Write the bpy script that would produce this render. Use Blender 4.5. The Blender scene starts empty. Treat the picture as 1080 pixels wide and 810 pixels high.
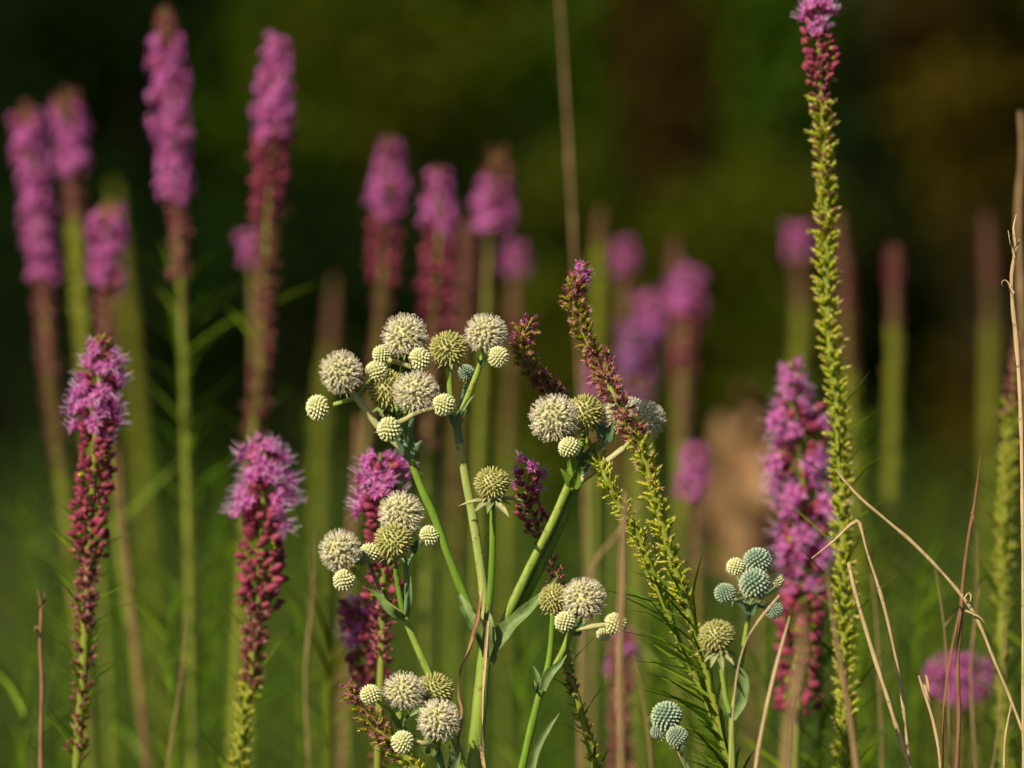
import bpy, math, random
import numpy as np
from mathutils import Vector

random.seed(7)
rng = np.random.default_rng(7)
scn = bpy.context.scene
COL = scn.collection

# ------------------------------------------------------------------ camera
CAM = np.array([0.0, 0.0, 1.10])
PITCH = math.radians(-0.5)
LENS = 300.0
K = 36.0 / LENS                      # frame width per metre of distance
FOCUS = 4.5
cd = bpy.data.cameras.new('camera')
cam = bpy.data.objects.new('camera', cd)
COL.objects.link(cam)
cam.location = CAM
cam.rotation_euler = (math.radians(90) + PITCH, 0, 0)
cd.lens = LENS
cd.sensor_width = 36
cd.clip_start = 0.1
cd.clip_end = 3000
cd.dof.use_dof = True
cd.dof.focus_distance = FOCUS
cd.dof.aperture_fstop = 8.3
scn.camera = cam

# ------------------------------------------------------------------ light
SUN_EL, SUN_AZ = math.radians(36), math.radians(-142)   # azimuth clockwise from +Y
sdir = Vector((math.sin(SUN_AZ) * math.cos(SUN_EL), math.cos(SUN_AZ) * math.cos(SUN_EL), math.sin(SUN_EL)))
w = bpy.data.worlds.new('World')
scn.world = w
w.use_nodes = True
nt = w.node_tree
sky = nt.nodes.new('ShaderNodeTexSky')
sky.sky_type = 'NISHITA'
sky.sun_disc = False
sky.sun_elevation = SUN_EL
sky.sun_rotation = SUN_AZ % (2 * math.pi)
sky.air_density = 1.0
sky.dust_density = 2.0
bg = nt.nodes['Background']
bg.inputs['Strength'].default_value = 0.05
nt.links.new(sky.outputs[0], bg.inputs['Color'])
sl = bpy.data.lights.new('sun', 'SUN')
sl.energy = 5.0
sl.angle = math.radians(0.5)
sl.color = (1.0, 0.86, 0.62)
so = bpy.data.objects.new('sun', sl)
COL.objects.link(so)
so.location = (-20, -20, 30)
so.rotation_euler = sdir.to_track_quat('Z', 'Y').to_euler()
scn.view_settings.view_transform = 'Standard'
scn.view_settings.look = 'None'
scn.view_settings.exposure = 0.15
scn.view_settings.gamma = 1.0
scn.cycles.use_denoising = True
scn.cycles.max_bounces = 6
scn.cycles.transparent_max_bounces = 4

# ------------------------------------------------------------------ helpers
def P(px, py, d=FOCUS):
    """world point seen at photo pixel (1080 x 810) at distance d along the view axis"""
    x = (px - 540) / 1080 * K * d
    y = (405 - py) / 1080 * K * d
    c, s = math.cos(PITCH), math.sin(PITCH)
    return np.array([CAM[0] + x, CAM[1] + d * c - y * s, CAM[2] + d * s + y * c])

def mpp(d):
    return K * d / 1080

def tag(o, label=None, cat=None, group=None, kind=None):
    if label: o['label'] = label
    if cat: o['category'] = cat
    if group: o['group'] = group
    if kind: o['kind'] = kind
    return o

def empty(name, loc):
    o = bpy.data.objects.new(name, None)
    COL.objects.link(o)
    o.location = loc
    o.empty_display_size = 0.02
    return o

def norm(v):
    return v / (np.linalg.norm(v, axis=-1, keepdims=True) + 1e-12)

def frames(dirs, twist=None):
    """n x 3 x 3 matrices whose third column is dirs"""
    z = norm(np.atleast_2d(dirs))
    ref = np.where(np.abs(z[:, 2:3]) > 0.9, np.array([[1., 0, 0]]), np.array([[0., 0, 1]]))
    x = norm(np.cross(ref, z))
    y = np.cross(z, x)
    if twist is not None:
        c, s = np.cos(twist)[:, None], np.sin(twist)[:, None]
        x, y = x * c + y * s, -x * s + y * c
    return np.stack([x, y, z], axis=2)

class MB:
    def __init__(self):
        self.v, self.f, self.m, self.n = [], [], [], 0
    def add(self, V, F, mat=0):
        V = np.asarray(V, float).reshape(-1, 3)
        F = np.asarray(F, int)
        self.v.append(V)
        self.f.append(F + self.n)
        self.m.append(np.full(len(F), mat))
        self.n += len(V)
    def stamp(self, T, M, O, S):
        """T: list of (V, F, mat); M n x 3 x 3; O n x 3; S n"""
        O = np.atleast_2d(O); n = len(O)
        if n == 0: return
        S = np.asarray(S, float)
        if S.ndim == 1: S = S[:, None].repeat(3, 1)
        for V, F, mat in T:
            W = np.einsum('nij,nkj->nki', M, V[None] * S[:, None, :]) + O[:, None, :]
            FF = F[None] + (np.arange(n) * len(V))[:, None, None]
            self.add(W.reshape(-1, 3), FF.reshape(-1, F.shape[1]), mat)
    def mesh(self, name, mats, origin=(0, 0, 0), smooth=True):
        me = bpy.data.meshes.new(name)
        V = np.concatenate(self.v) - np.asarray(origin, float)
        loops = np.concatenate([f.ravel() for f in self.f])
        tot = np.concatenate([np.full(len(f), f.shape[1]) for f in self.f])
        start = np.concatenate([[0], np.cumsum(tot)[:-1]])
        me.vertices.add(len(V)); me.vertices.foreach_set('co', V.astype('f').ravel())
        me.loops.add(len(loops)); me.loops.foreach_set('vertex_index', loops.astype('i'))
        me.polygons.add(len(tot))
        me.polygons.foreach_set('loop_start', start.astype('i'))
        me.polygons.foreach_set('loop_total', tot.astype('i'))
        me.polygons.foreach_set('material_index', np.concatenate(self.m).astype('i'))
        me.polygons.foreach_set('use_smooth', np.full(len(tot), smooth))
        for m in (mats if isinstance(mats, (list, tuple)) else [mats]):
            me.materials.append(m)
        me.update(calc_edges=True)
        me.validate()
        return me
    def build(self, name, mats, parent=None, smooth=True):
        org = parent_world(parent) if parent is not None else (0, 0, 0)
        o = bpy.data.objects.new(name, self.mesh(name, mats, org, smooth))
        COL.objects.link(o)
        if parent is not None: o.parent = parent
        return o

def parent_world(p):
    l = np.zeros(3)
    while p is not None:
        l = l + np.array(p.location); p = p.parent
    return l

def smooth_path(pts, step=0.004):
    pts = np.asarray(pts, float)
    if len(pts) == 2:
        n = max(2, int(np.linalg.norm(pts[1] - pts[0]) / step))
        t = np.linspace(0, 1, n)[:, None]
        return pts[0] * (1 - t) + pts[1] * t, np.linspace(0, 1, n)
    ext = np.vstack([2 * pts[0] - pts[1], pts, 2 * pts[-1] - pts[-2]])
    out, par = [], []
    for i in range(len(pts) - 1):
        p0, p1, p2, p3 = ext[i:i + 4]
        n = max(2, int(np.linalg.norm(p2 - p1) / step))
        t = np.linspace(0, 1, n, endpoint=False)[:, None]
        L = np.linalg.norm(p2 - p1)
        m1, m2 = norm(p2 - p0) * L, norm(p3 - p1) * L
        out.append((2 * t ** 3 - 3 * t ** 2 + 1) * p1 + (t ** 3 - 2 * t ** 2 + t) * m1 + (-2 * t ** 3 + 3 * t ** 2) * p2 + (t ** 3 - t ** 2) * m2)
        par.append((i + t[:, 0]) / (len(pts) - 1))
    out.append(pts[-1:]); par.append(np.array([1.0]))
    return np.vstack(out), np.concatenate(par)

def tube(mb, pts, radii, mat=0, sides=9, step=0.004, rough=0.04, cap=True, flat=1.0):
    C, par = smooth_path(pts, step)
    n = len(C)
    radii = np.asarray(radii, float) if np.ndim(radii) else np.array([radii, radii], float)
    R = np.interp(par, np.linspace(0, 1, len(radii)), radii)
    ph = rng.random(4) * 6.28
    arc = np.concatenate([[0], np.cumsum(np.linalg.norm(np.diff(C, axis=0), axis=1))])
    R = R * (1 + rough * np.sin(arc * 310 + ph[0]) + rough * np.sin(arc * 127 + ph[1]))
    T = norm(np.gradient(C, axis=0))
    x = norm(np.cross(T[0], [0.3, 1, 0.2]))
    X = []
    for t in T:
        x = norm(x - t * np.dot(x, t)); X.append(x)
    X = np.array(X); Y = np.cross(T, X)
    a = np.linspace(0, 2 * math.pi, sides, endpoint=False)
    rib = 1 + 0.05 * np.cos(3 * a)
    V = C[:, None] + R[:, None, None] * (X[:, None] * (np.cos(a) * rib)[None, :, None] + flat * Y[:, None] * (np.sin(a) * rib)[None, :, None])
    i = np.arange(n - 1)[:, None] * sides; j = np.arange(sides)[None]; j2 = (j + 1) % sides
    F = np.stack([i + j, i + j2, i + sides + j2, i + sides + j], axis=2).reshape(-1, 4)
    mb.add(V.reshape(-1, 3), F, mat)
    if cap:
        for k, rev in ((0, True), (n - 1, False)):
            Vc = np.vstack([V[k], C[k] + (T[k] if not rev else -T[k]) * R[k] * 0.5])
            Fc = np.array([[q, (q + 1) % sides, sides] for q in range(sides)])
            if rev: Fc = Fc[:, ::-1]
            mb.add(Vc, Fc, mat)

def blade(mb, pts, widths, mat=0, normal=(0, -1, 0.25), fold=0.25, step=0.004, twist=0.0, wav=0.0):
    """a leaf: ribbon with a V fold along its midrib, thickness by a second face set"""
    C, par = smooth_path(pts, step)
    W = np.interp(par, np.linspace(0, 1, len(widths)), widths)
    T = norm(np.gradient(C, axis=0))
    N = np.tile(norm(np.array(normal, float)), (len(C), 1))
    if twist:
        S0 = norm(np.cross(T, N)); a = (par * twist)[:, None]
        N = N * np.cos(a) + S0 * np.sin(a)
    S = norm(np.cross(T, N)); N = np.cross(S, T)
    cols = np.array([-1, -0.5, 0, 0.5, 1.0])
    wv = wav * np.sin(par * 23 + rng.random() * 6)[:, None]
    V = C[:, None] + S[:, None] * (cols[None, :, None] * W[:, None, None] * 0.5) \
        + N[:, None] * ((np.abs(cols)[None] * fold + wv * cols[None] ) * W[:, None] * 0.5)[:, :, None]
    th = N[:, None] * np.minimum(0.0004, W * 0.15)[:, None, None]
    n = len(C); c = 5
    i = np.arange(n - 1)[:, None] * c; j = np.arange(c - 1)[None]
    F = np.stack([i + j, i + j + 1, i + c + j + 1, i + c + j], axis=2).reshape(-1, 4)
    mb.add((V + th / 2).reshape(-1, 3), F, mat)
    mb.add((V - th / 2).reshape(-1, 3), F[:, ::-1], mat)

# ------------------------------------------------------------------ materials
def mat(name, c1, c2, rough=0.6, trans=0.0, tcol=None, nscale=120.0, island=0.6, spec=0.3, bump=0.0, stretch=(1, 1, 1), c3=None, specks=0):
    m = bpy.data.materials.new(name)
    m.use_nodes = True
    n = m.node_tree.nodes; l = m.node_tree.links
    b = n['Principled BSDF']
    out = n['Material Output']
    geo = n.new('ShaderNodeNewGeometry')
    tc = n.new('ShaderNodeTexCoord')
    mp = n.new('ShaderNodeMapping'); mp.inputs['Scale'].default_value = stretch
    l.new(tc.outputs['Object'], mp.inputs['Vector'])
    nz = n.new('ShaderNodeTexNoise'); nz.inputs['Scale'].default_value = nscale; nz.inputs['Detail'].default_value = 3
    l.new(mp.outputs[0], nz.inputs['Vector'])
    mx = n.new('ShaderNodeMix'); mx.data_type = 'FLOAT'; mx.inputs[0].default_value = island
    l.new(nz.outputs['Fac'], mx.inputs[2]); l.new(geo.outputs['Random Per Island'], mx.inputs[3])
    rp = n.new('ShaderNodeValToRGB')
    rp.color_ramp.elements[0].position = 0.2; rp.color_ramp.elements[0].color = (*c1, 1)
    rp.color_ramp.elements[1].position = 0.8; rp.color_ramp.elements[1].color = (*c2, 1)
    if c3:
        e = rp.color_ramp.elements.new(0.93); e.color = (*c3, 1)
    l.new(mx.outputs[0], rp.inputs['Fac'])
    if specks:                                # small brown marks and scars
        n2 = n.new('ShaderNodeTexNoise'); n2.inputs['Scale'].default_value = specks; n2.inputs['Detail'].default_value = 4
        l.new(tc.outputs['Object'], n2.inputs['Vector'])
        r2 = n.new('ShaderNodeValToRGB')
        r2.color_ramp.elements[0].position = .60; r2.color_ramp.elements[0].color = (0, 0, 0, 1)
        r2.color_ramp.elements[1].position = .70; r2.color_ramp.elements[1].color = (.85, .85, .85, 1)
        l.new(n2.outputs['Fac'], r2.inputs['Fac'])
        mc = n.new('ShaderNodeMix'); mc.data_type = 'RGBA'
        l.new(r2.outputs[0], mc.inputs[0]); l.new(rp.outputs[0], mc.inputs[6]); mc.inputs[7].default_value = (.20, .12, .05, 1)
        l.new(mc.outputs[2], b.inputs['Base Color'])
    else:
        l.new(rp.outputs[0], b.inputs['Base Color'])
    b.inputs['Roughness'].default_value = rough
    b.inputs['Specular IOR Level'].default_value = spec
    if bump:
        bp = n.new('ShaderNodeBump'); bp.inputs['Strength'].default_value = bump; bp.inputs['Distance'].default_value = 0.0006
        l.new(nz.outputs['Fac'], bp.inputs['Height']); l.new(bp.outputs[0], b.inputs['Normal'])
    if trans:
        t = n.new('ShaderNodeBsdfTranslucent')
        if tcol: t.inputs['Color'].default_value = (*tcol, 1)
        else: l.new(rp.outputs[0], t.inputs['Color'])
        ms = n.new('ShaderNodeMixShader'); ms.inputs[0].default_value = trans
        l.new(b.outputs[0], ms.inputs[1]); l.new(t.outputs[0], ms.inputs[2]); l.new(ms.outputs[0], out.inputs['Surface'])
    return m

M = {}
# rattlesnake master
M['er_stem'] = mat('er_stem', (.16, .28, .03), (.34, .44, .08), .4, nscale=30, island=.1, stretch=(9, 9, 1), bump=.5, spec=.35, specks=330)
M['er_stem_blue'] = mat('er_stem_blue', (.07, .17, .10), (.17, .28, .13), .5, nscale=30, island=.1, stretch=(9, 9, 1), bump=.25, specks=330)
M['er_stem_dark'] = mat('er_stem_dark', (.09, .20, .015), (.22, .36, .04), .35, nscale=30, island=.1, stretch=(9, 9, 1), bump=.5, specks=330)
M['er_stem_pale'] = mat('er_stem_pale', (.34, .36, .15), (.52, .48, .24), .5, nscale=40, island=.1, stretch=(6, 6, 1), bump=.25, specks=260)
M['er_stem_mid'] = mat('er_stem_mid', (.26, .36, .08), (.44, .48, .16), .4, nscale=30, island=.1, stretch=(9, 9, 1), bump=.5, specks=330)
M['er_leaf'] = mat('er_leaf', (.12, .24, .05), (.30, .40, .15), .45, trans=.3, nscale=90, island=.2, stretch=(6, 6, 1), bump=.8, specks=170)
M['er_core'] = mat('er_core', (.44, .46, .19), (.56, .54, .28), .7, nscale=2.5, island=.4)
M['er_petal'] = mat('er_petal', (.72, .70, .46), (.88, .85, .68), .6, trans=.15, nscale=2.2, island=.6, c3=(.58, .44, .26))
M['er_anther'] = mat('er_anther', (.74, .66, .54), (.90, .85, .74), .6, nscale=2.2, island=.6, c3=(.56, .40, .28))
M['er_bud'] = mat('er_bud', (.56, .62, .32), (.84, .80, .50), .55, nscale=1.6, island=.35, c3=(.62, .52, .26))
M['er_budbase'] = mat('er_budbase', (.32, .42, .16), (.50, .52, .24), .6, nscale=1.6, island=.35)
M['er_green'] = mat('er_green', (.27, .33, .06), (.48, .46, .15), .55, nscale=1.6, island=.45)
M['er_greentip'] = mat('er_greentip', (.46, .42, .16), (.66, .58, .30), .55)
M['er_teal'] = mat('er_teal', (.17, .33, .22), (.34, .45, .30), .55, nscale=1.6, island=.3)
M['er_tealtip'] = mat('er_tealtip', (.46, .56, .42), (.64, .68, .50), .5)
M['er_tealcore'] = mat('er_tealcore', (.06, .13, .11), (.10, .18, .14), .6)
M['er_bract'] = mat('er_bract', (.28, .34, .13), (.50, .50, .26), .5, trans=.2, specks=300)
# blazing star
SP = ['stem', 'leaf', 'ygreen', 'crimson', 'petal', 'style', 'dusk', 'tan', 'tip', 'violet', 'gtip']
M['stem'] = mat('spike_stem', (.14, .20, .02), (.30, .32, .05), .55, nscale=40, stretch=(5, 5, 1), island=.2)
M['leaf'] = mat('spike_leaf', (.07, .20, .003), (.27, .40, .01), .45, trans=.4, nscale=20)
M['ygreen'] = mat('spike_ygreen', (.32, .42, .008), (.62, .64, .025), .5, trans=.25, nscale=60)
M['crimson'] = mat('spike_crimson', (.14, .015, .045), (.34, .055, .11), .6, nscale=60)
M['petal'] = mat('spike_petal', (.54, .09, .44), (.88, .31, .76), .55, trans=.4, nscale=60, island=.8)
M['style'] = mat('spike_style', (.66, .38, .68), (.82, .60, .82), .5, trans=.2)
M['dusk'] = mat('spike_dusk', (.17, .03, .06), (.36, .10, .12), .6, nscale=60)
M['tan'] = mat('spike_tan', (.32, .10, .12), (.56, .26, .24), .6, nscale=60)
M['tip'] = mat('spike_tip', (.14, .12, .02), (.32, .12, .10), .6, nscale=60)
M['violet'] = mat('spike_violet', (.22, .06, .32), (.42, .18, .50), .6, trans=.3, nscale=60, island=.8)
M['gtip'] = mat('spike_gtip', (.42, .46, .05), (.66, .54, .22), .6, nscale=60)
SPM = [M[k] for k in SP]
SI = {k: i for i, k in enumerate(SP)}
# dry matter
M['straw'] = mat('straw', (.36, .24, .12), (.66, .52, .30), .6, nscale=50, stretch=(6, 6, 1), island=.1, bump=.4, specks=400)
M['dull_straw'] = mat('dull_straw', (.17, .10, .05), (.36, .25, .12), .6, nscale=50, stretch=(6, 6, 1), island=.1)
M['rust'] = mat('rust_stem', (.12, .055, .03), (.34, .18, .10), .7, nscale=70, stretch=(6, 6, 1), island=.1, bump=.8)
M['brown_leaf'] = mat('brown_leaf', (.26, .14, .06), (.50, .31, .16), .65, trans=.25, nscale=70, stretch=(4, 4, 1), island=.4, bump=.5)
# ------------------------------------------------------------------ templates
def lathe(profile, sides, mat_i):
    """profile: list of (r, z)"""
    pr = np.array(profile); a = np.linspace(0, 2 * math.pi, sides, endpoint=False)
    V = np.stack([pr[:, 0:1] * np.cos(a), pr[:, 0:1] * np.sin(a), np.repeat(pr[:, 1:2], sides, 1)], axis=2).reshape(-1, 3)
    i = np.arange(len(pr) - 1)[:, None] * sides; j = np.arange(sides)[None]; j2 = (j + 1) % sides
    F = np.stack([i + j, i + j2, i + sides + j2, i + sides + j], axis=2).reshape(-1, 4)
    return (V, F, mat_i)

def strip(centres, widths, side, mat_i):
    C = np.array(centres, float); W = np.array(widths)[:, None]; s = norm(np.array(side, float))
    V = np.stack([C - s * W / 2, C + s * W / 2], axis=1).reshape(-1, 3)
    F = np.array([[2 * i, 2 * i + 1, 2 * i + 3, 2 * i + 2] for i in range(len(C) - 1)])
    return (V, F, mat_i)

def octa(c, r, mat_i):
    V = np.array([[1, 0, 0], [-1, 0, 0], [0, 1, 0], [0, -1, 0], [0, 0, 1], [0, 0, -1]], float) * r + c
    F = np.array([[0, 2, 4], [2, 1, 4], [1, 3, 4], [3, 0, 4], [2, 0, 5], [1, 2, 5], [3, 1, 5], [0, 3, 5]])
    return (V, F, mat_i)

def petals(n, base, axis, length, width, open_, mat_i, phase=0.0, curl=0.3):
    """n petals as strips around axis starting at base"""
    out = []
    Mx = frames(np.array([axis]))[0]
    for k in range(n):
        a = phase + k * 2 * math.pi / n
        rad = Mx @ np.array([math.cos(a), math.sin(a), 0]); sd = Mx @ np.array([-math.sin(a), math.cos(a), 0]); ax = Mx[:, 2]
        p0 = base
        p1 = base + (rad * math.sin(open_) * .5 + ax * math.cos(open_) * .5) * length
        p2 = p1 + (rad * math.sin(open_ + curl) * .5 + ax * math.cos(open_ + curl) * .5) * length
        out.append(strip([p0, p1, p2], [width * .5, width, width * .12], sd, mat_i))
    return out

def T_bud(main='crimson', base='ygreen', fat=.36):
    return [lathe([(.05, 0), (fat * .8, .12), (fat, .22)], 7, SI[base] if base else SI[main]),
            lathe([(fat, .22), (fat * 1.02, .55), (fat * .7, .92), (.02, 1.15)], 7, SI[main])]

def T_open(lo=False, pet='petal', sty='style', inv='crimson'):
    r = random.Random(3 if lo else 5)
    T = [lathe([(.05, 0), (.16, .1), (.19, .3), (.15, .46), (.02, .5)], 6, SI[inv])]
    n = 5 if lo else 8
    for k in range(n):
        a = k * 2.4; rr = .10 * math.sqrt(k / n)
        tilt = .15 + .55 * math.sqrt(k / n)
        ax = np.array([math.cos(a) * math.sin(tilt), math.sin(a) * math.sin(tilt), math.cos(tilt)])
        b0 = np.array([math.cos(a) * rr, math.sin(a) * rr, .36])
        b1 = b0 + ax * r.uniform(.22, .36)
        T.append(strip([b0, b1], [.06, .10], np.cross(ax, [0, .3, 1]), SI[pet]))
        T += petals(4 if lo else 5, b1, ax, r.uniform(.22, .30), .12 if lo else .085, .75, SI[pet], r.random() * 6, .5)
        if not lo:
            for q in (0, 1):
                e = norm(ax + np.array([r.uniform(-.5, .5), r.uniform(-.5, .5), r.uniform(-.3, .3)]))
                e2 = norm(e + np.array([r.uniform(-.4, .4), r.uniform(-.4, .4), r.uniform(-.4, .4)]))
                c1 = b1 + e * .26; c2 = c1 + e2 * .34
                T.append(strip([b1, c1, c2], [.022, .02, .012], np.cross(e, [.3, .2, 1]), SI[sty]))
    return T

def T_bract(body, tipm, base='ygreen', n=5, r0=.13, wd=.15):
    """seedy head: slim body with pointed scales spreading in three whorls"""
    rr = random.Random(len(body) + len(tipm))
    T = [lathe([(.04, 0), (r0, .12), (r0 * 1.1, .36), (r0 * .8, .60), (.02, .70)], 6, SI[body])]
    for row, (z, ph, op, ln) in enumerate(((.10, 0, .85, .42), (.30, .6, .65, .50), (.48, .2, .42, .56))):
        for k in range(n):
            T += petals(1, np.array([0, 0, z + rr.uniform(-.05, .05)]), np.array([0, 0, 1.]), ln * rr.uniform(.75, 1.2), wd * rr.uniform(.7, 1.2), op + rr.uniform(-.2, .2),
                        SI[tipm] if rr.random() < (.15, .4, .8)[row] else SI[body], ph + k * 6.283 / n + rr.uniform(-.3, .3), rr.uniform(-.2, .7))
    return T

TEMPL = {
    'bloom': T_open(), 'bloomlo': T_open(True), 'violet': T_open(True, 'violet', 'style', 'dusk'),
    'bud': T_bud(), 'budlo': T_bud('crimson', None), 'dusk': T_bract('dusk', 'tan'), 'duskg': T_bract('ygreen', 'dusk', n=5) + T_bract('dusk', 'tan', n=3),
    'mix': T_bract('ygreen', 'tan', n=4, wd=.10) + T_bract('dusk', 'tan', n=3, wd=.10),
    'mixg': T_bract('ygreen', 'tan', n=5, wd=.11),
    'duskf': T_bract('dusk', 'tan', n=5, wd=.10) + T_bract('ygreen', 'gtip', n=2, wd=.10),
    'green': T_bract('ygreen', 'gtip'), 'tip': T_bud('tip', 'ygreen', .3), 'rose': T_bract('crimson', 'petal', n=4),
}

# ------------------------------------------------------------------ ground and field
g = MB()
N_ = 60
gx = np.linspace(-1, 1, N_); X_, Y_ = np.meshgrid(np.sign(gx) * np.abs(gx) ** 3 * 600, np.sign(gx) * np.abs(gx) ** 3 * 600 + 20)
Z_ = np.where(Y_ > 44, 14 * (1 - np.exp(-(Y_ - 44) / 14)), 0) + 0.02 * np.sin(X_ * 1.3) * np.cos(Y_ * 1.7)
i = np.arange(N_ - 1)[:, None] * N_; j = np.arange(N_ - 1)[None]
g.add(np.stack([X_, Y_, Z_], 2).reshape(-1, 3), np.stack([i + j, i + j + 1, i + N_ + j + 1, i + N_ + j], 2).reshape(-1, 4))
M['soil'] = mat('meadow_soil', (.012, .020, .005), (.035, .05, .010), .95, nscale=1.5, island=0)
tag(g.build('ground', M['soil']), kind='structure')

def ribbons(mb, base, h, lean, az, width, mat_i=0, seg=5, droop=1.6):
    """n grass blades, vectorised"""
    n = len(base)
    t = np.linspace(0, 1, seg + 1)
    out = lean[:, None] * h[:, None] * t[None] ** droop
    C = np.zeros((n, seg + 1, 3))
    C[..., 0] = base[:, 0:1] + out * np.cos(az)[:, None]
    C[..., 1] = base[:, 1:2] + out * np.sin(az)[:, None]
    C[..., 2] = base[:, 2:3] + h[:, None] * (t[None] - .25 * lean[:, None] * t[None] ** 3)
    fa = rng.random(n) * math.pi
    S = np.stack([np.cos(fa), np.sin(fa), np.zeros(n)], 1)
    Wd = width[:, None] * (1 - .92 * t[None] ** 1.5)
    V = np.stack([C - S[:, None] * Wd[..., None] / 2, C + S[:, None] * Wd[..., None] / 2], axis=2).reshape(-1, 3)
    k = np.arange(seg) * 2
    F1 = np.stack([k, k + 1, k + 3, k + 2], 1)
    F = (F1[None] + (np.arange(n) * (seg + 1) * 2)[:, None, None]).reshape(-1, 4)
    mb.add(V, F, mat_i)

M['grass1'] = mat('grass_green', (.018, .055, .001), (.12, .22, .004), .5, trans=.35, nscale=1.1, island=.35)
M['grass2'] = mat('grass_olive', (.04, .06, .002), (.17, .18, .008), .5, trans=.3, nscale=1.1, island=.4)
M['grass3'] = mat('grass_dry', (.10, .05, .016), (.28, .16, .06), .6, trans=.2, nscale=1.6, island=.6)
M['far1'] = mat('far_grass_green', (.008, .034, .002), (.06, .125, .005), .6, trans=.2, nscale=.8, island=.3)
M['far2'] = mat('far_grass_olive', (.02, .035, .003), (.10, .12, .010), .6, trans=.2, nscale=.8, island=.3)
def grass_field(name, label, y0, y1, n, hmin, hmax, wmin, wmax, fr, margin=1.2):
    mb = MB()
    for mi, frac in enumerate(fr):
        m_ = int(n * frac)
        y = y0 + (y1 - y0) * rng.random(m_) ** 1.0
        x = (rng.random(m_) * 2 - 1) * (y * K * .5 + margin)
        # patchy density
        keep = (np.sin(x * 3.1 + y * 1.3 + mi * 2) + np.sin(x * 1.1 - y * 2.3 + mi) + rng.normal(0, .9, m_)) > .15
        x, y = x[keep], y[keep]; m_ = len(x)
        h = hmin + (hmax - hmin) * rng.random(m_) ** 1.3 + .05 * np.sin(x * 4 + y)
        ribbons(mb, np.stack([x, y, np.zeros(m_)], 1), h, rng.random(m_) * .55, rng.random(m_) * 6.28, wmin + (wmax - wmin) * rng.random(m_), mi)
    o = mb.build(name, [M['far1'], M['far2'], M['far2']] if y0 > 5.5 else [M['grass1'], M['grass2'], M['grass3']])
    tag(o, label, 'grass', kind='stuff')
grass_field('grass', 'tall green and olive grass blades filling the meadow among the flower spikes', 5.6, 11, 15000, .42, .99, .003, .007, (.70, .22, .08))
grass_field('grass', 'thin bright and dark grass blades standing close behind the sharp plants', 4.9, 7.0, 15000, .55, .97, .0010, .0032, (.60, .27, .13), .5)
grass_field('grass', 'lower grass in front of and under the sharp flower stems', 3.0, 5.6, 4500, .2, .62, .002, .005, (.7, .2, .1), 1.6)
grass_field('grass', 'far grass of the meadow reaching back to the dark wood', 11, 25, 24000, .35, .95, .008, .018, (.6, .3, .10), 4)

# ------------------------------------------------------------------ wood behind
def leaf_T(mi=0):
    V = np.array([[0, 0, 0], [.35, .28, .08], [1, 0, -.05], [.35, -.28, .08]]); F = np.array([[0, 1, 2, 3]])
    return [(V, F, mi)]
LT = leaf_T()
def leaf_cloud(mb, centres, radii, n, size, hollow=.4):
    cs = np.array(centres); rs = np.array(radii)
    wts = np.prod(rs, axis=1) ** (2 / 3) if rs.ndim > 1 else rs ** 2
    idx = rng.choice(len(cs), n, p=wts / wts.sum())
    d = norm(rng.normal(size=(n, 3)))
    r = hollow + (1 - hollow) * rng.random(n) ** .6
    r = r * (1 + .12 * rng.normal(size=n))
    O = cs[idx] + d * r[:, None] * (rs[idx] if rs.ndim > 1 else rs[idx][:, None])
    mb.stamp(LT, frames(norm(d + rng.normal(size=(n, 3)) * .8), rng.random(n) * 6.28), O, size * (.6 + .8 * rng.random(n)))

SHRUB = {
    'dark': ((.004, .012, .002), (.012, .030, .003)),  # deep shade of the wood put into a near-black leaf colour
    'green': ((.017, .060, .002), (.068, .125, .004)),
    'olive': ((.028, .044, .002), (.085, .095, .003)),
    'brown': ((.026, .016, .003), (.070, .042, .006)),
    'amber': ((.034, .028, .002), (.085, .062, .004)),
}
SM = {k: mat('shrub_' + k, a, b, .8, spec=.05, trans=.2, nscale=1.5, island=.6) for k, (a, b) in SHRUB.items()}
M['bark'] = mat('bark', (.015, .012, .008), (.04, .03, .02), .9, nscale=12, island=0)
def shrub(px, py, d, wpx, hpx, kind, label):
    """shrub centred on photo place px, py; its stems reach the ground"""
    c = P(px, py, d); s = mpp(d); rx, rz = wpx * s / 2, hpx * s / 2
    base = np.array([c[0], c[1], 0.0])
    root = empty('shrub', base)
    tag(root, label, 'shrub', 'shrubs along the edge of the wood')
    cs, rs = [], []
    for k in range(9):
        o = rng.normal(size=3) * [.42, .35, .42]
        q = c + o * [rx, rx, rz]
        cs.append(q); f = random.uniform(.45, .75); rs.append([rx * f, rx * f, rz * f])
    zz = c[2] - rz
    while zz > .2:
        cs.append([c[0] + random.uniform(-.3, .3) * rx, c[1] + random.uniform(-.2, .2), zz]); rs.append([rx * .8, rx * .8, .4]); zz -= .45
    mb = MB(); leaf_cloud(mb, cs, rs, int(1500 + 1500 * rx * rz * 3), .065)
    mb.build('foliage', SM[kind], root, smooth=False)
    mb = MB()
    for k in range(5):
        q = np.array(cs[k]); tube(mb, [base + [random.uniform(-.08, .08), random.uniform(-.08, .08), -.02], (base + q) / 2 + [random.uniform(-.1, .1), 0, 0], q], [.022, .014, .006], 0, 6, .1)
    mb.build('stems', M['bark'], root)
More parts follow.
